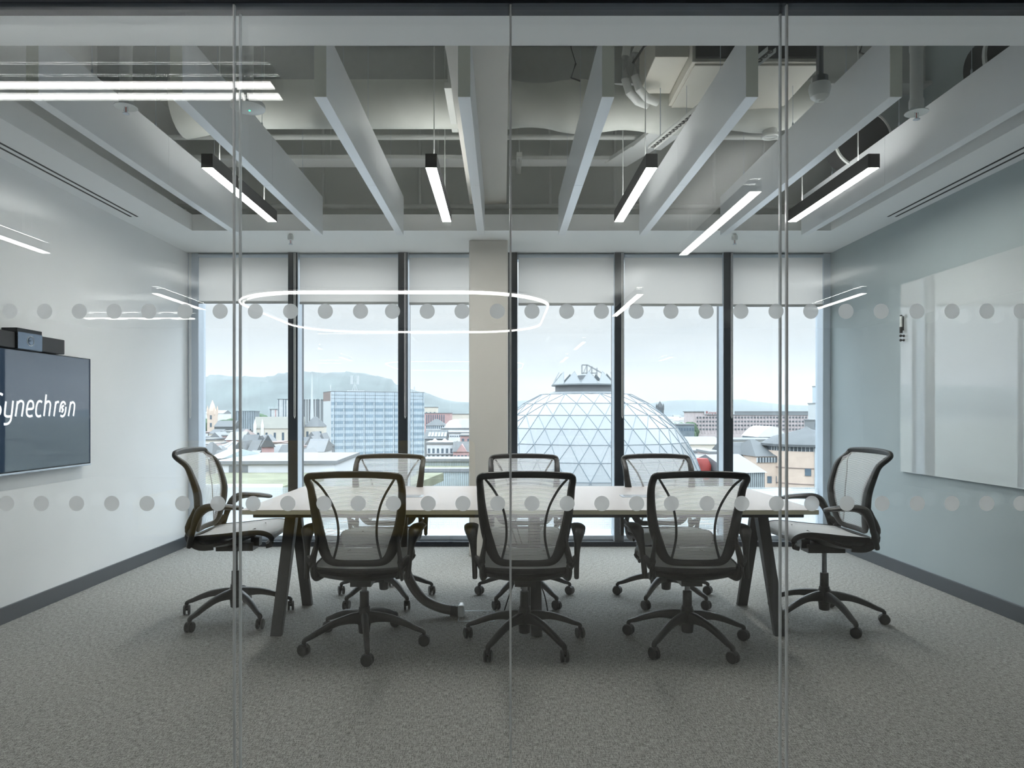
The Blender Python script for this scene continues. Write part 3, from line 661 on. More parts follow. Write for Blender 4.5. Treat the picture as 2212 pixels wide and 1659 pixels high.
def m_back_mesh():
    s = M(); nu, nv = 17, 26; vs = []; fs = []
    for j in range(nv):
        z = .486+(.928-.486)*j/(nv-1); w = lerp(WBK, z)-.008
        for i in range(nu): x = w*(2*i/(nu-1)-1); p = bpt(x, z); vs.append((p[0], p[1]+.004, p[2]))
    for j in range(nv-1):
        for i in range(nu-1): a = j*nu+i; fs.append((a, a+1, a+1+nu, a+nu))
    return s.add(vs, fs)
def m_strap(sg):
    pts = [(.205,.918),(.178,.880),(.150,.835),(.124,.780),(.107,.72),(.099,.66),(.100,.60),(.110,.545),(.124,.492)]
    P = [Vector(bpt(sg*x, z))+Vector((0,-.002,0)) for x, z in pts]
    return M().tube(smooth_path(P, 4), (.0070, .002), 6, up=(0,-1,.2))
SEAT = [(-.175,.452),(-.12,.458),(0,.468),(.10,.479),(.18,.486),(.235,.482),(.272,.464),(.284,.438),(.272,.414),(.245,.405)]
def m_seat():
    s = M(); P = smooth_path([(0,a,b) for a, b in SEAT], 4); nu = 17; top = []; n = len(P)
    for th in (0, -.012):
        for j, p in enumerate(P):
            q0, q1 = P[max(j-1,0)], P[min(j+1,n-1)]; tg = (q1-q0).normalized(); nr = Vector((0,-tg.z,tg.y))
            w = .228-.03*max(0, (j/n-.75)*4)**2*.5 - .02*max(0, .12-j/n)/.12
            for i in range(nu):
                x = w*(2*i/(nu-1)-1); dip = -.010*(1-(x/w)**2)
                q = p+nr*(th+dip); top.append((x, q.y, q.z))
    fs = []
    for j in range(n-1):
        for i in range(nu-1):
            a = j*nu+i; fs.append((a,a+1,a+1+nu,a+nu)); b = a+n*nu; fs.append((b+nu,b+nu+1,b+1,b))
    for i in range(nu-1): fs.append((i+n*nu, i+1+n*nu, i+1, i)); a = (n-1)*nu+i; fs.append((a, a+1, a+1+n*nu, a+n*nu))
    return s.add(top, fs)
def m_seat_frame():
    s = M()
    for sg in (-1, 1):
        P = [(sg*(.205 if i == 0 else .228-(.012 if i > 7 else 0)), a, b-.012) for i, (a, b) in enumerate(SEAT)]
        s.tube(smooth_path(P, 3), [(.008,.012)]*2+[(.009,.016)]*23+[(.009,.013)]*3, 8)
    s.tube(smooth_path([(-.21,-.17,.442),(-.12,-.19,.440),(0,-.195,.438),(.12,-.19,.440),(.21,-.17,.442)], 3), (.010,.014), 8)
    return s
def m_pan():
    s = M(); P = smooth_path([(0,.17,.440),(0,.10,.408),(0,.02,.376),(0,-.07,.362),(0,-.135,.372),(0,-.185,.405)], 3)
    w = [.11,.13,.15,.165,.178,.188,.196,.202,.208,.212,.216,.219,.221,.222,.222,.222]
    rings = []
    for i, p in enumerate(P):
        tg = (P[min(i+1,len(P)-1)]-P[max(i-1,0)]).normalized(); nr = Vector((0,-tg.z,tg.y)); nr = -nr if nr.z < 0 else nr
        ring = []
        for k in range(15):
            u = 2*k/14-1; q = p+nr*(.030*u*u+.0); ring.append((w[i]*u, q.y, q.z))
        for k in range(15):
            u = 1-2*k/14; q = p+nr*(.030*u*u+.016); ring.append((w[i]*u, q.y, q.z))
        rings.append(ring)
    return s.sweep(rings)
def m_upright(sg):
    return M().tube(smooth_path([(sg*.205,-.06,.392),(sg*.222,-.13,.392),(sg*.228,-.182,.425),(sg*.226,-.198,.485),(sg*.216,-.182,.545),(sg*.210,-.160,.60),(sg*.212,-.148,.66)], 3), [(.011,.020)]*13+[(.010,.018)]*3+[(.008,.012)]*3, 10, up=(sg,0,0) if False else (0,0,1))
def m_arm(sg):
    P = smooth_path([(sg*.283,.135,.622),(sg*.288,.09,.630),(sg*.288,.02,.634),(sg*.286,-.05,.632),(sg*.280,-.098,.612),(sg*.272,-.130,.565),(sg*.266,-.152,.50),(sg*.262,-.170,.43),(sg*.262,-.178,.395)], 3)
    r = [(.020,.008),(.032,.011),(.036,.013),(.038,.014),(.039,.015),(.040,.016),(.040,.017),(.040,.018),(.039,.020),(.038,.022),(.036,.024),(.034,.026),(.030,.027),(.026,.026),(.022,.024),(.019,.022),(.017,.020),(.015,.018),(.0145,.017),(.014,.017),(.014,.016),(.014,.016),(.013,.015),(.013,.015),(.008,.010)]
    return M().tube(P, r, 12, up=(sg*.0,-.3,1))
def m_armlink(sg):
    return M().tube(smooth_path([(sg*.264,-.150,.50),(sg*.245,-.170,.485),(sg*.226,-.185,.46),(sg*.215,-.15,.41)], 3), (.016,.020), 10)
def m_mech():
    s = M(); s.box(-.055, .055, -.10, .12, .335, .385); s.box(-.03, .03, .10, .15, .36, .41); s.tube([(.05,.02,.362),(.19,.04,.372)], .007, 8); s.box(.17, .21, .02, .07, .366, .380)
    return s
def m_leg():
    P = smooth_path([(0,-.015,.145),(0,-.07,.150),(0,-.15,.142),(0,-.225,.118),(0,-.285,.092),(0,-.322,.078),(0,-.327,.062)], 3)
    r = [(.020,.036),(.020,.034),(.0195,.031),(.019,.028),(.0185,.025),(.018,.022),(.018,.020),(.0175,.019),(.017,.018),(.0165,.017),(.016,.016),(.0155,.015),(.015,.014),(.0145,.013),(.014,.012),(.0135,.011),(.013,.011),(.012,.011),(.010,.010)]
    return M().tube(P, r, 12, sq=3)
def m_hub():
    return M().lathe([(.024,.062),(.030,.066),(.033,.10),(.036,.12),(.036,.175),(.030,.195),(.030,.205),(.025,.207),(.024,.285),(.022,.288)], (0,0,0), 24)
def m_rod(): return M().lathe([(.0145,.28),(.0145,.36)], (0,0,0), 20)
def m_rod_long(): return M().lathe([(.0145,.28),(.0145,.44)], (0,0,0), 20)
def m_hood():
    s = M().lathe([(.006,.05),(.006,.072),(.011,.073)], (0,0,0), 10)
    s.tube([(0,-.020,.044),(0,-.010,.054),(0,.006,.057),(0,.022,.048),(0,.028,.034)], [(.010,.006),(.011,.008),(.011,.009),(.011,.007),(.010,.004)], 8)
    s.tube([(-.017,.0,.031),(.017,.0,.031)], .006, 8); return s
def m_wheel():
    return M().lathe([(.008,-.0075),(.026,-.0075),(.0305,-.004),(.0305,.004),(.026,.0075),(.021,.0065),(.008,.0065)], (0,0,0), 26, 'x')
def chair(label, x, y, rz, base, cang, dz, group):
    t = thing('office_chair', label, 'chair', (x, y, 0), rz, group)
    u = (0, 0, dz)
    cpart('back_frame', 'back_frame', m_back_frame, M_plas, t, u); cpart('back_mesh', 'back_mesh', m_back_mesh, M_mesh, t, u)
    for sg in (-1, 1):
        cpart('strap%d' % sg, 'back_strap', lambda: m_strap(sg), M_strap, t, u)
        a = cpart('arm%d' % sg, 'armrest', lambda: m_arm(sg), M_plas, t, u)
        cpart('armlink%d' % sg, 'armrest_link', lambda: m_armlink(sg), M_plas, a)
        cpart('upright%d' % sg, 'back_support', lambda: m_upright(sg), M_plas, t, u)
    s = cpart('seat', 'seat', m_seat, M_seat, t, u); cpart('seat_frame', 'seat_frame', m_seat_frame, M_plas, s)
    cpart('pan', 'seat_pan', m_pan, M_plas, t, u); cpart('mech', 'tilt_housing', m_mech, M_cast, t, u)
    cpart('hub', 'base_hub', m_hub, M_plas, t); cpart('rodl' if dz > .03 else 'rod', 'gas_lift', m_rod_long if dz > .03 else m_rod, M_chrome, t)
    for k in range(5):
        a = R(base+72*k)-rz
        cpart('leg', 'base_leg', m_leg, M_plas, t, (0,0,0), (0,0,a))
        ca = R(cang+[0, 12, -9, 17, -14][k])-rz
        c = cpart('hood', 'caster', m_hood, M_cast, t, (.327*math.sin(a), -.327*math.cos(a), 0), (0,0,ca))
        for sg in (-1, 1): cpart('wheel', 'caster_wheel', m_wheel, M_cast, c, (sg*.013, 0, .0307))
    return t
G1, G2, G3 = 'chairs along the near side of the table', 'chairs along the window side of the table', 'chairs at the heads of the table'
chair('near-side mesh office chair seen from behind, in front of the glass office tower', -.748, 3.69, 0, 14, 80, 0, G1)
chair('near-side mesh office chair seen from behind, crossed by the middle glass joint', .118, 3.69, 0, 36, 5, 0, G1)
chair('near-side mesh office chair seen from behind, towards the writing board', 1.000, 3.70, R(-1.5), 27, 35, 0, G1)
chair('window-side mesh office chair facing the viewer, standing before the glass office tower', -.800, 4.60, PI, 36, 8, 0, G2)
chair('window-side mesh office chair facing the viewer, in front of the cream column and dome edge', .150, 4.60, PI, 36, 40, 0, G2)
chair('window-side mesh office chair facing the viewer, right of the glass dome', 1.100, 4.60, PI+R(2), 36, 45, 0, G2)
chair('raised mesh office chair at the television end of the table, turned side-on', -1.635, 4.18, R(-87), 45, 5, .08, G3)
chair('raised mesh office chair at the writing-board end of the table, turned side-on', 1.94, 4.12, R(90), 4, 60, .08, G3)

# ------------------------------------------------------------------ office behind the glass (seen only as reflections)
o = struct(M().box(-8, 7, -9, YF-.14, 2.9, 3.1).build('ceiling_office', M_offc, smooth=0))
o = M(); o.box(-8.2, -8, -9, YF, 0, 3.1); o.box(7, 7.2, -9, YF, 0, 3.1); o.box(-8.2, 7.2, -9.2, -9, 0, 3.1); o.box(-8, XL-.12, YF-.1, YF+.1, 0, 2.9); o.box(XR+.12, 7, YF-.1, YF+.1, 0, 2.9)
struct(o.build('wall_office', M_offw, smooth=0))
def strip(lab, x0, x1, y0, y1, z=2.6, m=None):
    t = thing('office_strip_light', lab, 'light', ((x0+x1)/2, (y0+y1)/2, z), 0, 'linear office lights mirrored in the glass')
    hx, hy = (x1-x0)/2, (y1-y0)/2
    M().box(-hx, hx, -hy, hy, 0, .004).build('diffuser', M_lit2, t, smooth=0)
    M().box(-hx-.003, hx+.003, -hy-.003, hy+.003, .004, .08).build('housing', M_black, t, smooth=0)
    M().box(-hx, hx, -hy, hy, .0805, .082).build('added_upfill_strip', M_upfill2, t, smooth=0)  # extra fill strip, put in to light the office ceiling
    for s_ in (-1, 1): M().tube([(0 if hx < hy else s_*hx*.8, s_*hy*.8 if hx < hy else 0, .08), (0 if hx < hy else s_*hx*.8, s_*hy*.8 if hx < hy else 0, 2.9-z)], .003, 6).build('hanging_rod', M_wht, t)
strip('long office light mirrored as the bright double bar at the top', -4.5, -.95, 1.425, 1.472)
strip('office light mirrored low on the television wall', -3.90, -3.83, -1.41, .3)
strip('office light mirrored beside the first window post', -3.97, -3.90, -4.6, -3.46)
strip('office light mirrored as the bright slanting bar under the seventh baffle', 1.51, 1.58, -1.48, .09)
strip('office light mirrored as the short slanting bar by the fourth window post', 1.53, 1.60, -5.2, -3.52)
strip('office light mirrored at the far end of the writing-board wall', 4.05, 4.12, -4.6, -3.46)
strip('distant cross-wise office light mirrored by the television wall', -6.0, -4.4, -5.5, -5.44)
t = thing('ring_pendant_light', 'rounded ring pendant in the office, mirrored across the blinds', 'light', (-1.14, -3.8, 2.4))
P = []
for cx, cy, a0 in ((.75,.72,0),(-.75,.72,90),(-.75,-.72,180),(.75,-.72,270)):
    for k in range(11): a = R(a0+9*k); P.append((cx+.88*math.cos(a), cy+.88*math.sin(a), 0))
M().tube(P, (.009, .008), 8, loop=True).build('ring_diffuser', M_lit2, t)
M().tube([(p[0], p[1], .025) for p in P], (.022, .014), 8, loop=True).build('ring_housing', M_black, t)
for q in ((1.6,0),(-1.6,0),(0,1.6),(0,-1.6)): M().tube([(q[0],q[1],.03),(q[0]*.98,q[1]*.98,.5)], .002, 5).build('hanging_wire', M_alu, t)
for (x, y), lab in (((-3.67, -3.14), 'recessed office downlight mirrored above the television-side window'), ((-.46, -3.4), 'recessed office downlight mirrored beside the cream column')):
    t = thing('office_downlight', lab, 'light', (x, y, 2.88), 0, 'recessed office downlights')
    M().lathe([(.07,0),(.07,.02)], (0,0,0), 24).build('downlight_lens', M_lit2, t); M().lathe([(.07,-.002),(.085,-.002),(.085,.02)], (0,0,0), 24).build('downlight_rim', M_wht, t)
t = thing('office_sofa', 'ochre office sofa behind the viewer, mirrored faintly across the chairs', 'sofa', (-1.9, -2.6, 0))
M().box(-1.6, 1.6, -.45, .45, .08, .45).build('seat', M_och, t, bevel=.05); M().box(-1.6, 1.6, -.6, -.4, .10, .95).build('backrest', M_och, t, bevel=.06)
for sx in (-1.4, 1.4):
    for sy in (-.4, .3): M().lathe([(.02,0),(.025,.09)], (sx, sy, 0), 10).build('foot', M_black, t)

# ------------------------------------------------------------------ the city outside
GZ = -35.0
EXF = .56
def pale(name, col, n=.06, s=.4, rough=.8): return mat(name, tuple(c*EXF for c in col), rough, noise=n, nscale=s)
X_wroof = pale('white_flat_roofing', (.27,.28,.29)); X_white = pale('white_render_outside', (.92,.93,.95)); X_cream = pale('cream_stone', (.85,.78,.68)); X_beige = pale('beige_brick', (.88,.70,.58), .08, .6)
X_red = pale('pink_red_brick', (.66,.42,.41), .12, .5); X_grey = pale('grey_slate_roof', (.15,.16,.168), .12, .5); X_dk = pale('dark_office_glass', (.24,.29,.33), .2, .3, .3)
X_lgrey = pale('pale_metal_roof', (.27,.285,.30), .06, .3, .5); X_win = mat('far_window_glass', (0.08, 0.11, 0.14), .15, noise=.25, nscale=.5)
X_blue = mat('blue_curtain_glass', (0.22, 0.28, 0.33), .12, noise=.15, nscale=.25); X_blue2 = mat('pale_blue_spandrel', (0.38, 0.43, 0.47), .25, noise=.08, nscale=.25)
X_brown = pale('brown_brick', (.34,.26,.24), .12, .6); X_teal = pale('pale_teal_cladding', (.66,.76,.77), .05, .5, .5); X_green = mat('sedum_roof', (0.135, 0.14, 0.095), .95, noise=.30, nscale=.25)
X_tree = mat('tree_leaves', (0.05, 0.085, 0.045), .95, noise=.4, nscale=.6); X_trunk = mat('tree_bark', (.10,.08,.06), .9, noise=.3, nscale=3)
X_steel = mat('galvanised_steel_outside', (0.151,0.166,0.173), .4, noise=.05, nscale=2); X_red2 = mat('bright_red_cladding', (0.198,0.018,0.014), .6, noise=.1, nscale=2)
X_mast = mat('white_mast_paint', (0.42, 0.44, 0.45), .4, noise=.03, nscale=2)

def span(px0, px1, Y, rot):
    P = at(px0, CY, Y); c, s = math.cos(R(rot)), math.sin(R(rot)); k = (px1-CX)/FPX
    return P, (k*Y-P.x)/(c-k*s)
WINM = {}
def winmesh(w, h):
    key = (round(w, 2), round(h, 2))
    if key not in WINM:
        o = M().box(-w/2, w/2, -.08, .02, -h/2, h/2).build('window', X_win, smooth=0); WINM[key] = o.data; bpy.data.objects.remove(o)
    return WINM[key]
def bldg(label, px0, px1, ytop, Y, depth=14, rot=0, wall=None, roof='flat', rh=3.0, rm=None, wins=(), sidewins=(), cat='building', name='building', group=None, over=.3):
    P, Ln = span(px0, px1, Y, rot); zt = at(px0, ytop, Y).z
    t = thing(name, label, cat, (P.x, P.y, GZ), R(rot), group); H = zt-GZ
    M().box(0, Ln, 0, depth, 0, H).build('wall', wall or X_white, t, smooth=0)
    r = M(); e = over
    if roof == 'flat': r.box(-e, Ln+e, -e, depth+e, H, H+.5)
    elif roof == 'gable_x': r.add([(-e,-e,H),(Ln+e,-e,H),(Ln+e,depth+e,H),(-e,depth+e,H),(-e,depth/2,H+rh),(Ln+e,depth/2,H+rh)], [(3,2,1,0),(0,1,5,4),(2,3,4,5),(1,2,5),(3,0,4)])
    elif roof == 'gable_y': r.add([(-e,-e,H),(Ln+e,-e,H),(Ln+e,depth+e,H),(-e,depth+e,H),(Ln/2,-e,H+rh),(Ln/2,depth+e,H+rh)], [(3,2,1,0),(0,1,4),(2,3,5),(1,2,5,4),(3,0,4,5)])
    elif roof == 'hip': q = min(Ln, depth)*.42; r.add([(-e,-e,H),(Ln+e,-e,H),(Ln+e,depth+e,H),(-e,depth+e,H),(q,depth/2,H+rh),(Ln-q,depth/2,H+rh)], [(3,2,1,0),(0,1,5,4),(2,3,4,5),(1,2,5),(3,0,4)])
    elif roof == 'arch':
        n = 14; v = []
        for y in (-e, depth+e): v += [((Ln+2*e)*i/n-e, y, H+rh*math.sin(PI*i/n)) for i in range(n+1)]
        r.add(v, [tuple(range(n,-1,-1)), tuple(range(n+1, 2*n+2))]+[(i,i+1,i+2+n,i+1+n) for i in range(n)]+[(0, n+1, 2*n+1, n)])
    r.build('roof', rm or X_grey, t, smooth=0)
    for (cols, rows, w, h, z0, dz) in wins:
        me = winmesh(w, h)
        for j in range(rows):
            for i in range(cols):
                o = bpy.data.objects.new('window', me); COL.objects.link(o); o.parent = t; o.location = ((i+.5)*Ln/cols, 0, H-z0-j*dz)
    for (cols, rows, w, h, z0, dz) in sidewins:
        me = winmesh(w, h)
        for j in range(rows):
            for i in range(cols):
                o = bpy.data.objects.new('window', me); COL.objects.link(o); o.parent = t; o.location = (0, (i+.5)*depth/cols, H-z0-j*dz); o.rotation_euler = (0,0,-PI/2)
    return t, Ln, H
def tree(px, ytop, Y, r, label, group):
    p = at(px, ytop, Y); rnd = random.Random(px); t = thing('tree', label, 'tree', (p.x, Y, GZ), 0, group); h = p.z-GZ
    bm = bmesh.new()
    for k in range(7):
        a = rnd.uniform(0, 2*PI); q = rnd.uniform(0, .6)*r; rr = r*rnd.uniform(.5, .75)
        bmesh.ops.create_icosphere(bm, subdivisions=2, radius=rr, matrix=Matrix.Translation((q*math.cos(a), q*math.sin(a), h-rr-rnd.uniform(0, .7)*r)))
    for v in bm.verts: v.co += v.co.normalized()*rnd.uniform(-.07, .07)*r
    me = bpy.data.meshes.new('crown'); bm.to_mesh(me); bm.free(); me.materials.append(X_tree)
    o = bpy.data.objects.new('crown', me); COL.objects.link(o); o.parent = t
    M().lathe([(.35,0),(.2,max(.5,h-r))], (0,0,0), 8).build('trunk', X_trunk, t)

# ground and hills
g = mat('city_ground', (0.12, 0.13, 0.115), .95, noise=.45, nscale=.02)
struct(M().box(-9000, 9000, 12, 12000, GZ-1, GZ).build('ground', g, smooth=0), 'hazy city ground stretching to the hills')
def hills(prof, Y, name, label, m, seed, foot=-35.0):
    rnd = random.Random(seed); xs = []
    x = prof[0][0]
    while x <= prof[-1][0]: xs.append(x); x += 6
    v = []; rows = [(0, 0.0), (.10, .12), (.22, .33), (.36, .55), (.52, .76), (.72, .93), (1, 1.0), (1.5, .8)]
    for i, x in enumerate(xs):
        y = lerp(prof, x)
        for dy, hf in rows:
            Yd = Y*(.72+.28*dy); wob = 1+rnd.uniform(-.035, .035)*(0 < hf < 1)
            zt = EYE-(y-CY)*Y/FPX
            v.append(((x-CX)*Y/FPX*(.8+.2*dy), Yd, foot+(zt-foot)*hf*wob))
    nr = len(rows); f = []
    for i in range(len(xs)-1):
        for j in range(nr-1): a = i*nr+j; f.append((a, a+nr, a+nr+1, a+1))
    return struct(M().add(v, f).build(name, m, smooth=80), label)
H1 = mat('green_hillside', (.05,.065,.062), .95, noise=.45, nscale=.004, stretch=(1, .4, 3)); H2 = mat('far_hillside', (.05,.065,.066), .95, noise=.25, nscale=.002)
hills([(-300,850),(100,835),(380,826),(420,820),(450,814),(480,812),(540,814),(580,815),(600,811),(622,806),(655,805),(700,806),(740,804),(790,806),(800,810),(830,816),(846,819),(850,826),(858,832),(880,838),(905,846),(920,848),(945,858),(960,863),(985,868),(1012,869),(1060,876),(1120,884),(1200,890)], 5600, 'hill', 'long blue-green hill with a cliff edge behind the glass office tower', H1, 3)
hills([(700,889),(900,884),(1000,872),(1100,867),(1160,864),(1250,872),(1400,872),(1440,866),(1480,864),(1520,865),(1560,864),(1590,863),(1620,867),(1660,872),(1700,875),(1760,877),(1900,884),(2300,888)], 8500, 'hill', 'low pale hills on the skyline right of the glass dome', H2, 5)

# glass dome
DC = Vector((179*110/FPX, 110, EYE-190*110/FPX)); DR = 18.6
t = thing('glass_dome', 'large geodesic glass dome of triangular panes behind the table', 'dome', (DC.x, DC.y, GZ))
def ring_z(py):
    z = DC.z
    while z < DC.z+DR:
        r = math.sqrt(DR*DR-(z-DC.z)**2)
        if CY-FPX*(z-EYE)/(DC.y-r) <= py: return z, r
        z += .02
rings = [(GZ, DR, 36), (DC.z-4.0, DR, 36), (DC.z-.2, DR, 36)]
for py, sp_ in ((1140, 50), (1088, 50), (1043, 49), (1001, 47), (962, 42), (927, 39), (897, 38), (871, 38), (850, 38)):
    z, r = ring_z(py); rings.append((z, r, max(12, round(2*PI*r/(sp_*(DC.y-r)/FPX)))))
V = []; idx = []
for k, (z, r, n) in enumerate(rings):
    idx.append([len(V)+j for j in range(n)]); off = (k % 2)*.5
    V += [(r*math.cos(2*PI*(j+off)/n-PI/2), r*math.sin(2*PI*(j+off)/n-PI/2), z-GZ) for j in range(n)]
F = []; E = set()
for k in range(len(rings)-1):
    A, B = idx[k], idx[k+1]; na, nb = len(A), len(B); oa, ob = (k % 2)*.5, ((k+1) % 2)*.5; i = j = 0
    while i < na or j < nb:
        ta, tb = (i+1+oa)/na, (j+1+ob)/nb
        if j >= nb or (i < na and ta <= tb): f_ = (A[i % na], A[(i+1) % na], B[j % nb]); i += 1
        else: f_ = (A[i % na], B[(j+1) % nb], B[j % nb]); j += 1
        F.append(f_)
        for a, b in ((0,1),(1,2),(2,0)): E.add(tuple(sorted((f_[a], f_[b]))))
X_dome = mat('pale_dome_glass', (0.155, 0.168, 0.175), .16, noise=.10, nscale=.12, spec=.8)
X_dome.node_tree.nodes['Principled BSDF'].inputs['Alpha'].default_value = 1.0
M().add(V, F).build('glazing', X_dome, t, smooth=0)
s = M()
for a, b in E:
    if V[a][2] < 12 and V[b][2] < 12: continue
    p, q = Vector(V[a]), Vector(V[b]); o_ = Vector((p.x, p.y, 0)).normalized()*.03; s.tube([p+o_, q+o_], (.055, .05), 4)
s.build('glazing_bars', mat('dome_glazing_bar', (.13,.155,.175), .5, noise=.05, nscale=2), t, smooth=0)
z0 = EYE+58*110/FPX-GZ; zt_, rt_, _ = rings[-1]
M().lathe([(rt_, zt_-GZ), (4.9, zt_-GZ+.5), (4.9, z0)], (0,0,0), 36).build('crown_drum', X_lgrey, t)
M().lathe([(4.9, z0), (5.5, z0), (5.5, z0+.18), (4.9, z0+.18)], (0,0,0), 48).build('crown_ring', X_steel, t)
for k in range(12):
    a0, a1 = R(30*k-105), R(30*k-75); am = (a0+a1)/2
    p0, p1, p2 = Vector((5.45*math.cos(a0),5.45*math.sin(a0),z0+.18)), Vector((5.45*math.cos(a1),5.45*math.sin(a1),z0+.18)), Vector((4.3*math.cos(am),4.3*math.sin(am),z0+2.15))
    o_ = Vector((math.cos(am), math.sin(am), .3))*.05
    pt = M().add([p0-o_,p1-o_,p2-o_,p0+o_,p1+o_,p2+o_], [(2,1,0),(3,4,5),(0,1,4,3),(1,2,5,4),(2,0,3,5)]).build('crown_petal', X_dome, t, smooth=0)
    M().tube([p0,p2,p1], .07, 5).build('petal_frame', X_steel, pt)
s = M(); gx, gz = -.6, z0+1.5
M().lathe([(1.3,0),(1.3,.7),(1.0,.9)], (0,0,z0+1.0), 20).build('plant_drum', X_lgrey, t)
M().lathe([(4.8,0),(.2,1.2)], (0,0,z0+.1), 24).build('crown_roof', X_dome, t)
for q in ((0,0),(.8,0),(1.6,0),(2.4,0)):
    for y in (-.5, .5): s.tube([(gx+q[0], y, gz), (gx+q[0], y, gz+1.9-.25*max(0,q[0]-.8)*1.2)], .045, 5)
for y in (-.5, .5):
    s.tube([(gx, y, gz+1.9), (gx+.9, y, gz+1.9), (gx+3.4, y, gz+.5)], .05, 5); s.tube([(gx, y, gz+.6), (gx+2.4, y, gz+.6)], .04, 5); s.tube([(gx, y, gz), (gx+.8, y, gz+1.9)], .03, 4); s.tube([(gx+.8, y, gz), (gx+1.6, y, gz+1.7)], .03, 4)
s.build('access_gantry', X_steel, t, smooth=0)

# glass office tower
P, Ln = span(714, 916, 370, 25); zt = at(714, 846, 370).z; H = zt-GZ
t = thing('office_tower', 'tall blue glass office tower with a white end wall and roof masts', 'building', (P.x, P.y, GZ), R(25))
M().box(0, Ln, 0, 21, 0, H).build('wall', X_white, t, smooth=0)
M().box(-.1, .3, .3, 20.7, 0, H-5).build('end_wall', X_mast, t, smooth=0)
M().box(-.12, .28, .3, 20.7, H-5, H+.2).build('end_wall_top', X_brown, t, smooth=0)
M().box(-.2, Ln+.2, -.25, 20.9, H, H+.35).build('roof', X_lgrey, t, smooth=0)
NF = 14; fh = 3.42
for k in range(NF):
    z1 = H-5.6-k*fh
    if z1-fh < 0: break
    M().box(.3, Ln, -.30, 0, z1-1.75, z1).build('glazing_band', X_blue, t, smooth=0)
    M().box(.3, Ln, -.34, 0, z1-fh, z1-1.75).build('spandrel_band', X_blue2, t, smooth=0)
for k in range(3): M().box(.3, Ln, -.34, 0, H-1.75-k*1.9, H-.05-k*1.9).build('spandrel_band', X_blue2, t, smooth=0)
for k in range(10):
    x = 2.2+k*(Ln-3)/9; M().box(x-.11, x+.11, -.5, -.3, 0, H).build('mullion', X_dk, t, smooth=0)
    if k < 9:
        for j in range(1, 5): q = x+j*(Ln-3)/45; M().box(q-.04, q+.04, -.42, -.3, 0, H).build('mullion', X_blue, t, smooth=0)
bl = M().box(-.22, .22, -.40, -.28, -.75, .75).build('white_panel', X_mast, t, smooth=0); bl.location = (2.9, 0, H-6.6); me = bl.data
for k in range(9):
    for j in range(NF-2):
        if k == 0 and j == 0: continue
        o = bpy.data.objects.new('white_panel', me); COL.objects.link(o); o.parent = t; o.location = (1.5+k*(Ln-3)/9, -.02, H-6.6-j*fh)
for xm, big in ((15.0, 1), (38.5, 0), (48.5, 0), (.8, 0)):
    s = M()
    if big:
        s.box(xm-4, xm+5, 6, 10, H+.3, H+1.0); s.tube([(xm, 8, H+1), (xm, 8, H+9)], .14, 6)
        for q in (-1.1, 1.1): s.tube([(xm+q*1.3, 8, H+1), (xm+q*.3, 8, H+4.5)], .09, 5); s.tube([(xm, 8, H+5.2), (xm+q*2.1, 8, H+5.2)], .09, 5)
        for q in (-2.1, -1.3, 1.3, 2.1): s.box(xm+q-.3, xm+q+.3, 7.7, 8.1, H+4.6, H+9.5)
        for q in (-1.6, 1.6): s.tube([(xm+q*.4, 8, H+7.5), (xm+q*1.3, 8, H+7.5)], .07, 5)
    else: s.tube([(xm, 4, H), (xm, 4, H+4.0)], .10, 5); s.box(xm-.25, xm+.25, 3.8, 4.1, H+1.8, H+3.6)
    s.build('antenna', X_mast, t, smooth=0)

# left of the tower
t = thing('spire_needle', 'thin white needle spire rising left of the glass office tower', 'spire', (at(674, CY, 520).x, 520, GZ))
M().lathe([(1.35,0),(1.25,35),(.75,52),(.12,EYE+86*520/FPX-GZ)], (0,0,0), 14).build('needle', X_mast, t)
t, Ln, H = bldg('long cream stone church with a pale gable roof and narrow windows', 549, 655, 926, 300, 16, 14, X_cream, 'gable_x', 5.2, pale('pale_lead_roof', (.30,.295,.26)), wins=((6, 1, .9, 3.6, 3.6, 1),), cat='church', name='church')
for x in (0.3, 3.4): M().tube([(x, 0, H-8), (x, 0, H+1.5), (x, 0, H+4.2)], [.8, .7, .05], 6).build('pinnacle', X_white, t)
M().box(-.2, Ln, -.5, 0, H-6.9, H-6.3).build('ledge', X_lgrey, t, smooth=0)
t, Ln, H = bldg('cream stone block with a grey hipped roof between needle spire and tower', 657, 699, 922, 310, 16, 10, X_cream, 'hip', 4.6, X_grey, wins=((3, 1, 1.0, 2.6, 3.4, 1),))
for k, (a, b, y) in enumerate(((583, 600, 885), (600, 622, 863), (654, 698, 864))):
    t, Ln, H = bldg(['short pink and grey striped block right of the church spire', 'taller pink and grey striped block beside the first window post', 'finned grey block behind the needle spire'][k], a, b, y, 560, 14, 8, X_lgrey if k == 2 else X_white, 'flat', group='striped blocks behind the church')
    for q in range(int(Ln/1.9)):
        M().box(q*1.9+.3, q*1.9+(.9 if k == 2 else 1.1), -.35, 0, 0, H+(1.0 if k == 2 else 0)).build('fin', [X_red, X_dk, X_mast][k if k < 2 and q % 2 == 0 else 2] if q % 3 else X_dk, t, smooth=0)
t, Ln, H = bldg('dark blue-grey office block seen between the glass joint strips', 505, 551, 889, 420, 16, 10, X_dk, 'flat', rm=X_dk)
for q in range(12): M().box(q*Ln/12, q*Ln/12+.25, -.3, 0, 0, H).build('fin', X_blue2, t, smooth=0)
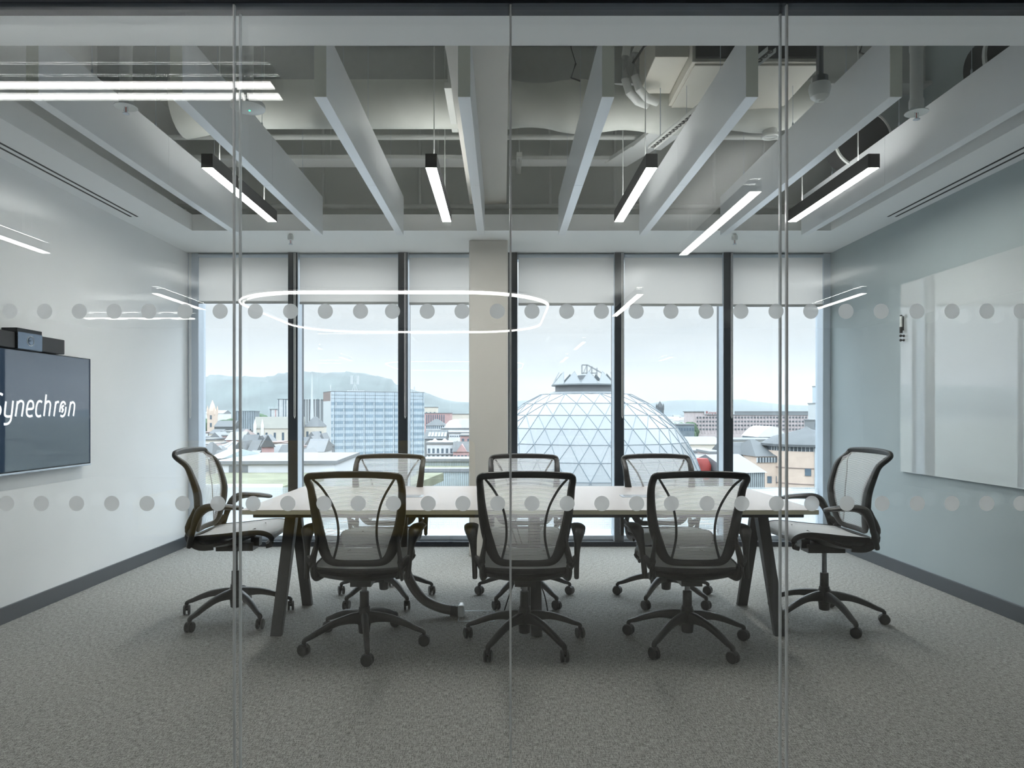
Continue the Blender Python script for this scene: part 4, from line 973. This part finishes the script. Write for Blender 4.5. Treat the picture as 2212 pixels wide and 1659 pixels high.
# stone church spire
def steeple(px, ytop, ybase, Y, w, label, m):
    p = at(px, ytop, Y); zb = at(px, ybase, Y).z
    t = thing('church_spire', label, 'spire', (p.x, Y, GZ))
    M().box(-w/2, w/2, -w/2, w/2, 0, zb-GZ).build('tower', m, t, smooth=0)
    M().lathe([(w*.52, zb-GZ), (w*.3, (zb+p.z)/2-GZ), (.05, p.z-GZ)], (0,0,0), 8).build('spire', m, t)
    for a in range(4): M().lathe([(w*.12, zb-GZ-2), (w*.12, zb-GZ+1), (.03, zb-GZ+3)], (w*.45*(1 if a % 2 else -1), w*.45*(1 if a > 1 else -1), 0), 6).build('pinnacle', m, t)
    for q in (3, 7): M().box(-.5, .5, -w/2-.06, -w/2, zb-GZ-q-1.4, zb-GZ-q+.8).build('window', X_win, t, smooth=0)
steeple(459, 864, 888, 360, 4.0, 'stone church spire standing among trees at the far left window', X_beige)
steeple(1425.5, 866, 880, 500, 4.6, 'dark pointed clock tower on the right shoulder of the dome', X_grey)
steeple(1766, 892, 903, 620, 4.5, 'small dark spire beside the slim grid tower', X_grey)
bldg('low white hall with a shallow roof behind the stone church spire', 442, 482, 893, 520, 20, 5, X_white, 'gable_x', 2.5, X_lgrey)
bldg('grey stone nave attached to the church spire', 463, 504, 922, 340, 16, 8, X_grey, 'gable_x', 3, X_grey)
# rows of small roofs
rnd = random.Random(21)
def roofs(rows, x0, x1, label, group, skip=None):
    for (Y, y, dy) in rows:
        px = x0+rnd.uniform(0, 8)
        while px < x1:
            w = rnd.uniform(14, 34)*(260/Y)**.4; yy = y+rnd.uniform(-dy, dy)
            if not skip or not skip(px, px+w):
                kind = rnd.choice(['gable_x','gable_y','gable_x','flat','hip','flat'])
                wl = rnd.choice([X_white, X_white, X_cream, X_red, X_lgrey, X_brown, X_white])
                bldg(label, px, min(px+w, x1+4), yy+6, Y, rnd.uniform(8, 13), rnd.uniform(-2, 7), wl, kind, rnd.uniform(1.6, 3.4), rnd.choice([X_grey, X_grey, X_lgrey, X_lgrey, X_brown, X_wroof]),
                     wins=((max(1, int(w/9)), 1, 1.1, 1.4, 2.2, 3),), name='town_building', group=group)
            px += w+rnd.uniform(1, 4)
roofs([(300, 928, 5), (255, 938, 5), (215, 948, 5), (185, 959, 5), (160, 972, 5), (138, 984, 4)], 422, 545, 'small pale town building in the cluster of roofs below the church spire', 'roofs at the far left window')
roofs([(230, 952, 4), (195, 962, 5), (165, 974, 4), (142, 986, 4)], 545, 655, 'small pale town building in the cluster of roofs below the long cream church', 'roofs below the long church')
roofs([(240, 948, 4), (200, 960, 4), (165, 974, 4), (140, 986, 4)], 655, 697, 'small pale town building among the roofs beside the glass tower end wall', 'roofs by the tower end wall')
bldg('small red brick house with a steep gable in front of the long church', 566, 592, 966, 134, 8, 20, X_red, 'gable_y', 2.4, X_grey, wins=((2,1,.9,1.2,2.0,3),))
# glass pyramid roof
p = at(505, 953, 170); t = thing('glass_pyramid_roof', 'white-framed glass pyramid roof among the left-hand rooftops', 'roof', (p.x, 170, GZ))
hh = p.z-GZ; M().add([(-9,-8,hh-5),(9,-8,hh-5),(9,8,hh-5),(-9,8,hh-5),(0,0,hh)], [(3,2,1,0),(0,1,4),(1,2,4),(2,3,4),(3,0,4)]).build('glazing', X_dome, t, smooth=0)
M().box(-9,9,-8,8,0,hh-5).build('wall', X_cream, t, smooth=0)
for q in ((-9,-8),(9,-8),(9,8),(-9,8),(-3,-8),(3,-8)): M().tube([(q[0],q[1],hh-5),(0,0,hh)], .22, 5).build('roof_bar', X_mast, t)
# long white building with the planted roof
t, Ln, H = bldg('long low white building with a flat grey roof behind the planted roof', 466, 722, 1003, 104, 22, 3, X_white, 'flat', rm=X_lgrey, over=.4)
M().box(2.0, 4.8, -.1, 0, H-1.25, H-.2).build('service_door', X_lgrey, t, smooth=0)
M().box(11, 12, -.1, 0, H-1.4, H-.2).build('service_door', X_lgrey, t, smooth=0)
bldg('pale blue-grey pitched shed at the left end of the long white building', 452, 478, 990, 112, 12, -10, X_lgrey, 'gable_x', 1.2, X_teal)
for i, (a, b, Y0, Y1, y0, lab) in enumerate(((478, 700, 84, 103.4, 1021, 'pale green planted roof in front of the long white building'), (905, 958, 82, 100, 1021, 'small planted roof corner right of the glass tower'))):
    z = EYE-(y0-CY)*Y1/FPX; pa, pb = at(a, CY, Y1), at(b, CY, Y1)
    o = M().prism([(pa.x, Y0), (pb.x, Y0), (pb.x, Y1), (pa.x, Y1)] if i == 0 else [(pa.x, Y0), (pb.x-2.4, Y0), (pb.x, Y1), (pa.x, Y1)], z-1.2, z).build('planted_roof', X_green, smooth=0)
    tag(o, lab, 'green roof')
    M().box(pa.x, pb.x if i == 0 else pb.x-2.4, Y0-.5, Y0, GZ, z+.3).build('parapet', X_white, o, smooth=0)
# right of the tower
bldg('cream stair block above the pink brick offices', 917, 943, 880, 560, 14, 0, X_cream, 'flat', rm=X_lgrey, wins=((3,1,1.2,2.4,5,1),))
t, Ln, H = bldg('pink brick office block with tall grey window strips right of the tower', 917, 973, 893, 460, 16, 0, X_red, 'flat', rm=X_lgrey)
for k in range(9): M().box(1.2+k*1.45, 1.2+k*1.45+.6, -.2, 0, H-8, H-.9).build('window_strip', X_win, t, smooth=0)
bldg('wide beige warehouse left of the cream column', 972, 1016, 895, 500, 20, 0, X_cream, 'flat', rm=X_wroof)
bldg('white building with a mansard roof below the pink brick offices', 920, 960, 919, 330, 14, 0, X_white, 'hip', 3.0, X_grey, wins=((9,1,.6,1.5,.9,1),(9,1,.6,1.5,3.4,1)))
t, Ln, H = bldg('stepped white block with a rounded roof, left of the cream column', 953, 1018, 927, 300, 18, 0, X_white, 'flat', rm=X_wroof, wins=((9,1,.9,.6,1.4,1),))
M().lathe([(5,0),(4.6,2.0),(3,3.6),(.3,4.3)], (6,8,H), 24).build('rounded_roof', X_white, t)
M().box(7.5, 12.5, 4, 10, H, H+4.4).build('rooftop_box', X_white, t, smooth=0)
bldg('low white terrace with a band of dark windows below the rounded roof', 953, 1018, 936, 270, 14, 0, X_white, 'flat', rm=X_lgrey, wins=((14,1,.5,.5,1.2,1),))
t, Ln, H = bldg('grey-roofed block carrying rows of solar panels', 917, 962, 948, 235, 14, 0, X_lgrey, 'gable_x', 3.0, X_grey)
for k in range(6): M().add([(1+k*1.1,1.2,H+.7),(1.9+k*1.1,1.2,H+.7),(1.9+k*1.1,4.5,H+2.1),(1+k*1.1,4.5,H+2.1),(1+k*1.1,1.2,H+.8),(1.9+k*1.1,1.2,H+.8),(1.9+k*1.1,4.5,H+2.2),(1+k*1.1,4.5,H+2.2)], [(3,2,1,0),(4,5,6,7),(0,1,5,4),(1,2,6,5),(2,3,7,6),(3,0,4,7)]).build('solar_panel', X_dk, t, smooth=0)
bldg('pink brick block with white windows beside the cream column', 994, 1018, 942, 240, 14, 0, X_red, 'flat', rm=X_lgrey, wins=((2,3,.8,1.2,1.5,2.4),))
t, Ln, H = bldg('ornate white building with four bays of dark windows right of the tower', 922, 980, 959, 190, 12, 0, X_white, 'flat', rm=X_lgrey, wins=((6,1,.65,1.3,1.9,1),(6,1,.65,1.6,3.9,1),(6,1,.65,.9,4.9+.6,1)), over=.35)
M().box(-.2, Ln+.2, -.3, 0, H-2.95, H-2.75).build('ledge', X_lgrey, t, smooth=0)
for x in (2.2, 4.9): M().lathe([(.9,0),(.8,.9),(.1,1.5)], (x, .6, H), 12).build('roof_turret', X_white, t)
t, Ln, H = bldg('red brick gabled house with a slate roof beside the cream column', 979, 1018, 976, 185, 10, 0, X_red, 'gable_x', 2.6, X_grey, wins=((5,1,.6,.8,1.3,1),(5,1,.6,.8,3.0,1)))
M().add([(.8,-.25,H),(3.8,-.25,H),(2.3,-.25,H+2.1),(.8,4,H),(3.8,4,H),(2.3,4,H+2.1)], [(0,1,2),(5,4,3),(0,3,4,1),(1,4,5,2),(2,5,3,0)]).build('front_gable', X_red, t, smooth=0)
t, Ln, H = bldg('long corrugated pale teal wall below the ornate white building', 917, 1040, 997, 122, 6, 0, X_teal, 'flat', rm=X_lgrey)
for k in range(34): M().box(k*Ln/34, k*Ln/34+.06, -.08, 0, 0, H).build('rib', X_lgrey, t, smooth=0)
pa, pb = at(915, 1008, 120), at(1040, 1008, 120)
tag(M().box(pa.x, pb.x, 110, 121.9, pa.z-1, pa.z).build('planted_roof', X_green, smooth=0), 'narrow yellow-green planted strip in front of the corrugated teal wall', 'green roof')
t, Ln, H = bldg('lower corrugated teal wall under the narrow planted strip', 917, 1040, 1019, 108, 2, 0, X_teal, 'flat', rm=X_lgrey)
for k in range(30): M().box(k*Ln/30, k*Ln/30+.05, -.08, 0, 0, H).build('rib', X_lgrey, t, smooth=0)
# shopping-centre roofs in front of the dome
o = M(); o.box(-34, 60, 34, 106, GZ, -10.6)
tag(o.build('flat_roof', mat('near_flat_roof', (.30,.32,.34), .8, noise=.08, nscale=.3), smooth=0), 'broad pale flat roof spreading at the foot of the glass dome', 'roof')
for k, (x0, x1, y) in enumerate(((-30, -12, 60), (-8, 10, 52), (12, 30, 66), (22, 40, 88))):
    tag(M().add([(x0,y,-10.6),(x1,y+4,-10.6),(x1,y+10,-10.6),(x0,y+6,-10.6),(x0,y+3,-9.2),(x1,y+7,-9.2)], [(3,2,1,0),(0,1,5,4),(2,3,4,5),(1,2,5),(3,0,4)]).build('roof_light', X_teal, smooth=0),
        ['ridged roof light in front of the planted roof', 'ridged roof light below the cream column', 'ridged roof light just in front of the dome', 'ridged roof light beside the dome, towards the round-towered building'][k], 'roof light')

# right of the dome
X_wall3 = pale('pink_grey_concrete', (.72,.62,.62), .12, .3)
t, Ln, H = bldg('long pinkish sorting office with a sign along its roof edge', 1498, 1750, 890, 420, 22, 0, X_wall3, 'flat', rm=X_lgrey, over=.6)
M().box(30*420/FPX, Ln, -.5, 0, H-2.0, H+.3).build('roof_band', X_lgrey, t, smooth=0)
for j in range(4):
    M().box(2, Ln-2, -.2, 0, H-3.9-j*2.4, H-2.9-j*2.4).build('window_band', mat('grey_window_band', (0.090,0.097,0.108), .3, noise=.3, nscale=.4), t, smooth=0)
for k in range(36): M().box(1+k*Ln/36.5, 1.5+k*Ln/36.5, -.35, 0, H-13, H-2.2).build('fin', X_wall3, t, smooth=0)
M().box(6.5, 25, -.7, -.5, H-1.5, H+.55).build('sign_board', X_mast, t, smooth=0)
cu = bpy.data.curves.new('sign_lettering', 'FONT'); cu.body = 'Royal Mail'; cu.size = 2.6; cu.extrude = .04
co = bpy.data.objects.new('sign_curve', cu); COL.objects.link(co); bpy.context.view_layer.update()
me = bpy.data.meshes.new_from_object(co.evaluated_get(bpy.context.evaluated_depsgraph_get())); bpy.data.objects.remove(co); me.materials.clear(); me.materials.append(X_red2)
so = bpy.data.objects.new('sign_lettering', me); COL.objects.link(so); so.parent = t; so.location = (7.2, -.78, H-1.2); so.rotation_euler = (PI/2, 0, 0); so.scale = (1.25, 1, 1)
bldg('low green-glazed offices between the dome and the sorting office', 1452, 1500, 918, 330, 16, 0, X_dk, 'flat', rm=X_wroof, wins=((8,1,.9,1.4,2.2,1),))
bldg('far white shed on the right shoulder of the dome', 1444, 1470, 905, 620, 20, 0, X_white, 'gable_x', 2, X_white)
bldg('far long white shed in front of the low hills', 1466, 1500, 909, 560, 20, 0, X_white, 'arch', 2.5, X_white)
t, Ln, H = bldg('white hotel block with square windows under the arched roof', 1483, 1690, 952, 230, 15, 0, X_white, 'flat', rm=X_wroof, wins=((17,2,1.0,1.5,2.4,2.9),), over=.5)
bldg('low cream hall with a shallow roof right of the dome', 1490, 1556, 960, 190, 12, 0, X_cream, 'gable_x', 2.0, X_lgrey)
bldg('arched-roof block above the white hotel', 1638, 1700, 944, 270, 18, 0, X_dk, 'arch', 4.2, X_white)
t, Ln, H = bldg('white ribbon-window offices at the right edge of the dome', 1485, 1536, 977, 165, 12, -8, X_white, 'flat', rm=X_lgrey, wins=((10,1,.5,1.3,1.4,1),(5,1,.7,.8,4.6,1)))
bldg('plain brown-grey block left of the fifth window post', 1535, 1562, 980, 150, 10, 0, X_wall3, 'flat', rm=X_lgrey)
tag(M().lathe([(1.6,0),(1.9,2.4),(1.3,3.6)], at(1512, 1035, 118), 20).build('red_canopy', X_red2), 'small bright red drum between the dome and the white offices', 'canopy')
t, Ln, H = bldg('small white terrace of houses in front of the ribbon-window offices', 1494, 1560, 1004, 128, 9, 8, X_white, 'gable_x', 1.6, X_lgrey, wins=((6,1,.6,.9,1.5,1),))
bldg('grey slate-roofed hall before the white hotel', 1583, 1640, 998, 150, 12, 12, X_cream, 'gable_x', 4.0, X_grey, wins=((6,1,.7,1.2,1.8,1),))
t, Ln, H = bldg('ribbed grey metal shed in front of the slate-roofed hall', 1583, 1652, 1022, 112, 16, 14, X_lgrey, 'gable_x', 2.6, X_lgrey)
for k in range(16): M().box(k*Ln/16, k*Ln/16+.07, -.1, 0, 0, H).build('rib', X_teal, t, smooth=0)
# round-towered pink brick building
RC = at(1742, 921, 150); zc = RC.z; ze = EYE-(962-CY)*150/FPX
t = thing('round_brick_building', 'round pink-brick building with a grey conical roof at the right window', 'building', (RC.x, 150, GZ))
rr = 8.8
M().lathe([(rr,0),(rr,ze-GZ-.95)], (0,0,0), 40).build('wall', X_beige, t, smooth=20)
M().lathe([(rr-.2,ze-GZ-.95),(rr-.2,ze-GZ)], (0,0,0), 40).build('clerestory', mat('clerestory_glass', (0.072,0.086,0.101), .2, noise=.3, nscale=.5), t, smooth=20)
M().lathe([(rr+.6,ze-GZ),(rr+.6,ze-GZ+.5),(rr-2,ze-GZ+2.0),(1.0,zc-GZ-.6),(.1,zc-GZ)], (0,0,0), 40).build('roof', X_grey, t, smooth=20)
for q in range(4): M().lathe([(rr+.05,ze-GZ-4.5-q*3.3),(rr+.12,ze-GZ-4.5-q*3.3),(rr+.12,ze-GZ-4.35-q*3.3),(rr+.05,ze-GZ-4.35-q*3.3)], (0,0,0), 40).build('brick_band', X_brown, t, smooth=20)
for k in range(30):
    a = R(-165+5*k); s = M().box(-.05, .05, -.08, .08, ze-GZ-.95, ze-GZ); o = s.build('clerestory_post', X_mast, t, smooth=0); o.location = ((rr)*math.cos(a), (rr)*math.sin(a), 0); o.rotation_euler = (0,0,a+PI/2)
for a in (-112, -77, -64, -52):
    for k in range(4):
        o = bpy.data.objects.new('window', winmesh(1.2, 1.5)); COL.objects.link(o); o.parent = t; o.location = ((rr+.05)*math.cos(R(a)), (rr+.05)*math.sin(R(a)), ze-GZ-5.2-k*4.0); o.rotation_euler = (0,0,R(a)+PI/2)
a = R(-96)
f_ = M().box(-1.25, 1.25, -.25, 0, ze-GZ-24, ze-GZ-.2).build('stair_glazing', X_mast, t, smooth=0); f_.location = ((rr-.1)*math.cos(a), (rr-.1)*math.sin(a), 0); f_.rotation_euler = (0,0,a+PI/2)
for i in range(3):
    for j in range(12):
        o = bpy.data.objects.new('stair_pane', winmesh(.65, .92)); COL.objects.link(o); o.parent = f_; o.location = (-.78+i*.78, -.26, ze-GZ-.8-j*1.22)
t, Ln, H = bldg('lower curved wing of the pink-brick building with a grey roof', 1634, 1690, 986, 146, 16, 6, X_beige, 'hip', 3.4, X_grey, wins=((3,2,1.0,1.5,5.0,4.2),))
M().box(0.2, Ln, -.2, 0, H-1.3, H-.2).build('clerestory', MATS['clerestory_glass'], t, smooth=0)
for k in range(9): M().box(k*Ln/9, k*Ln/9+.18, -.28, 0, H-1.3, H-.2).build('clerestory_post', X_mast, t, smooth=0)
# slim grid tower at the right edge
t, Ln, H = bldg('slim white grid-fronted tower at the right edge of the last window', 1770, 1800, 872, 380, 14, 0, X_mast, 'flat', rm=X_lgrey, wins=((3,7,1.7,4.6,3.6,6.2),))
t, Ln, H = bldg('pale glass upper tower behind the slim grid-fronted tower', 1776, 1800, 834, 450, 14, 0, X_blue2, 'flat', rm=X_lgrey)
for k in range(6): M().box(0, Ln, -.2, 0, H-2-k*2.2, H-1-k*2.2).build('glazing_band', X_blue, t, smooth=0)
roofs([(300, 905, 3)], 1752, 1770, 'small distant house between the sorting office and the slim tower', 'distant houses by the slim tower')
roofs([(900, 897, 2), (700, 901, 2)], 422, 505, 'tiny distant building below the long hill', 'distant buildings below the hill')
roofs([(900, 897, 2)], 1450, 1498, 'tiny distant building between the dome and the sorting office', 'distant buildings right of the dome')
for px, y, Y, r in ((430, 900, 410, 6), (444, 903, 450, 6), (476, 905, 395, 6), (490, 906, 425, 6), (500, 903, 470, 7), (560, 893, 530, 9)):
    tree(px, y, Y, r, 'round green tree in the belt around the stone church spire', 'trees around the stone church spire')
tree(523, 946, 210, 3.0, 'bright green tree in front of the dark blue-grey office block', 'single trees'); tree(531, 950, 200, 2.4, 'smaller green tree beside the bright green one in the rooftops', 'single trees')
tree(538, 962, 172, 1.6, 'low green shrub among the rooftops below the long church', 'single trees')
for px, y, Y, r in ((1459, 913, 400, 5), (1476, 911, 400, 7), (1489, 908, 420, 8)):
    tree(px, y, Y, r, 'round green tree between the dome and the long sorting office', 'trees left of the sorting office')

# haze hanging over the far city and the hills
hz = bpy.data.materials.new('distance_haze'); hz.use_nodes = True; t_ = hz.node_tree; t_.nodes.clear()
vo = N(t_, 'ShaderNodeOutputMaterial'); vs = N(t_, 'ShaderNodeVolumeScatter', Density=0.00027); vs.inputs['Color'].default_value = (.160, .172, .184, 1)
t_.links.new(vs.outputs[0], vo.inputs['Volume'])
o = M().box(-7000, 7000, 132, 11000, GZ+.2, 520).build('haze', hz, smooth=0); o['kind'] = 'stuff'; o['label'] = 'thin pale haze over the far city and hills'; o['category'] = 'haze'
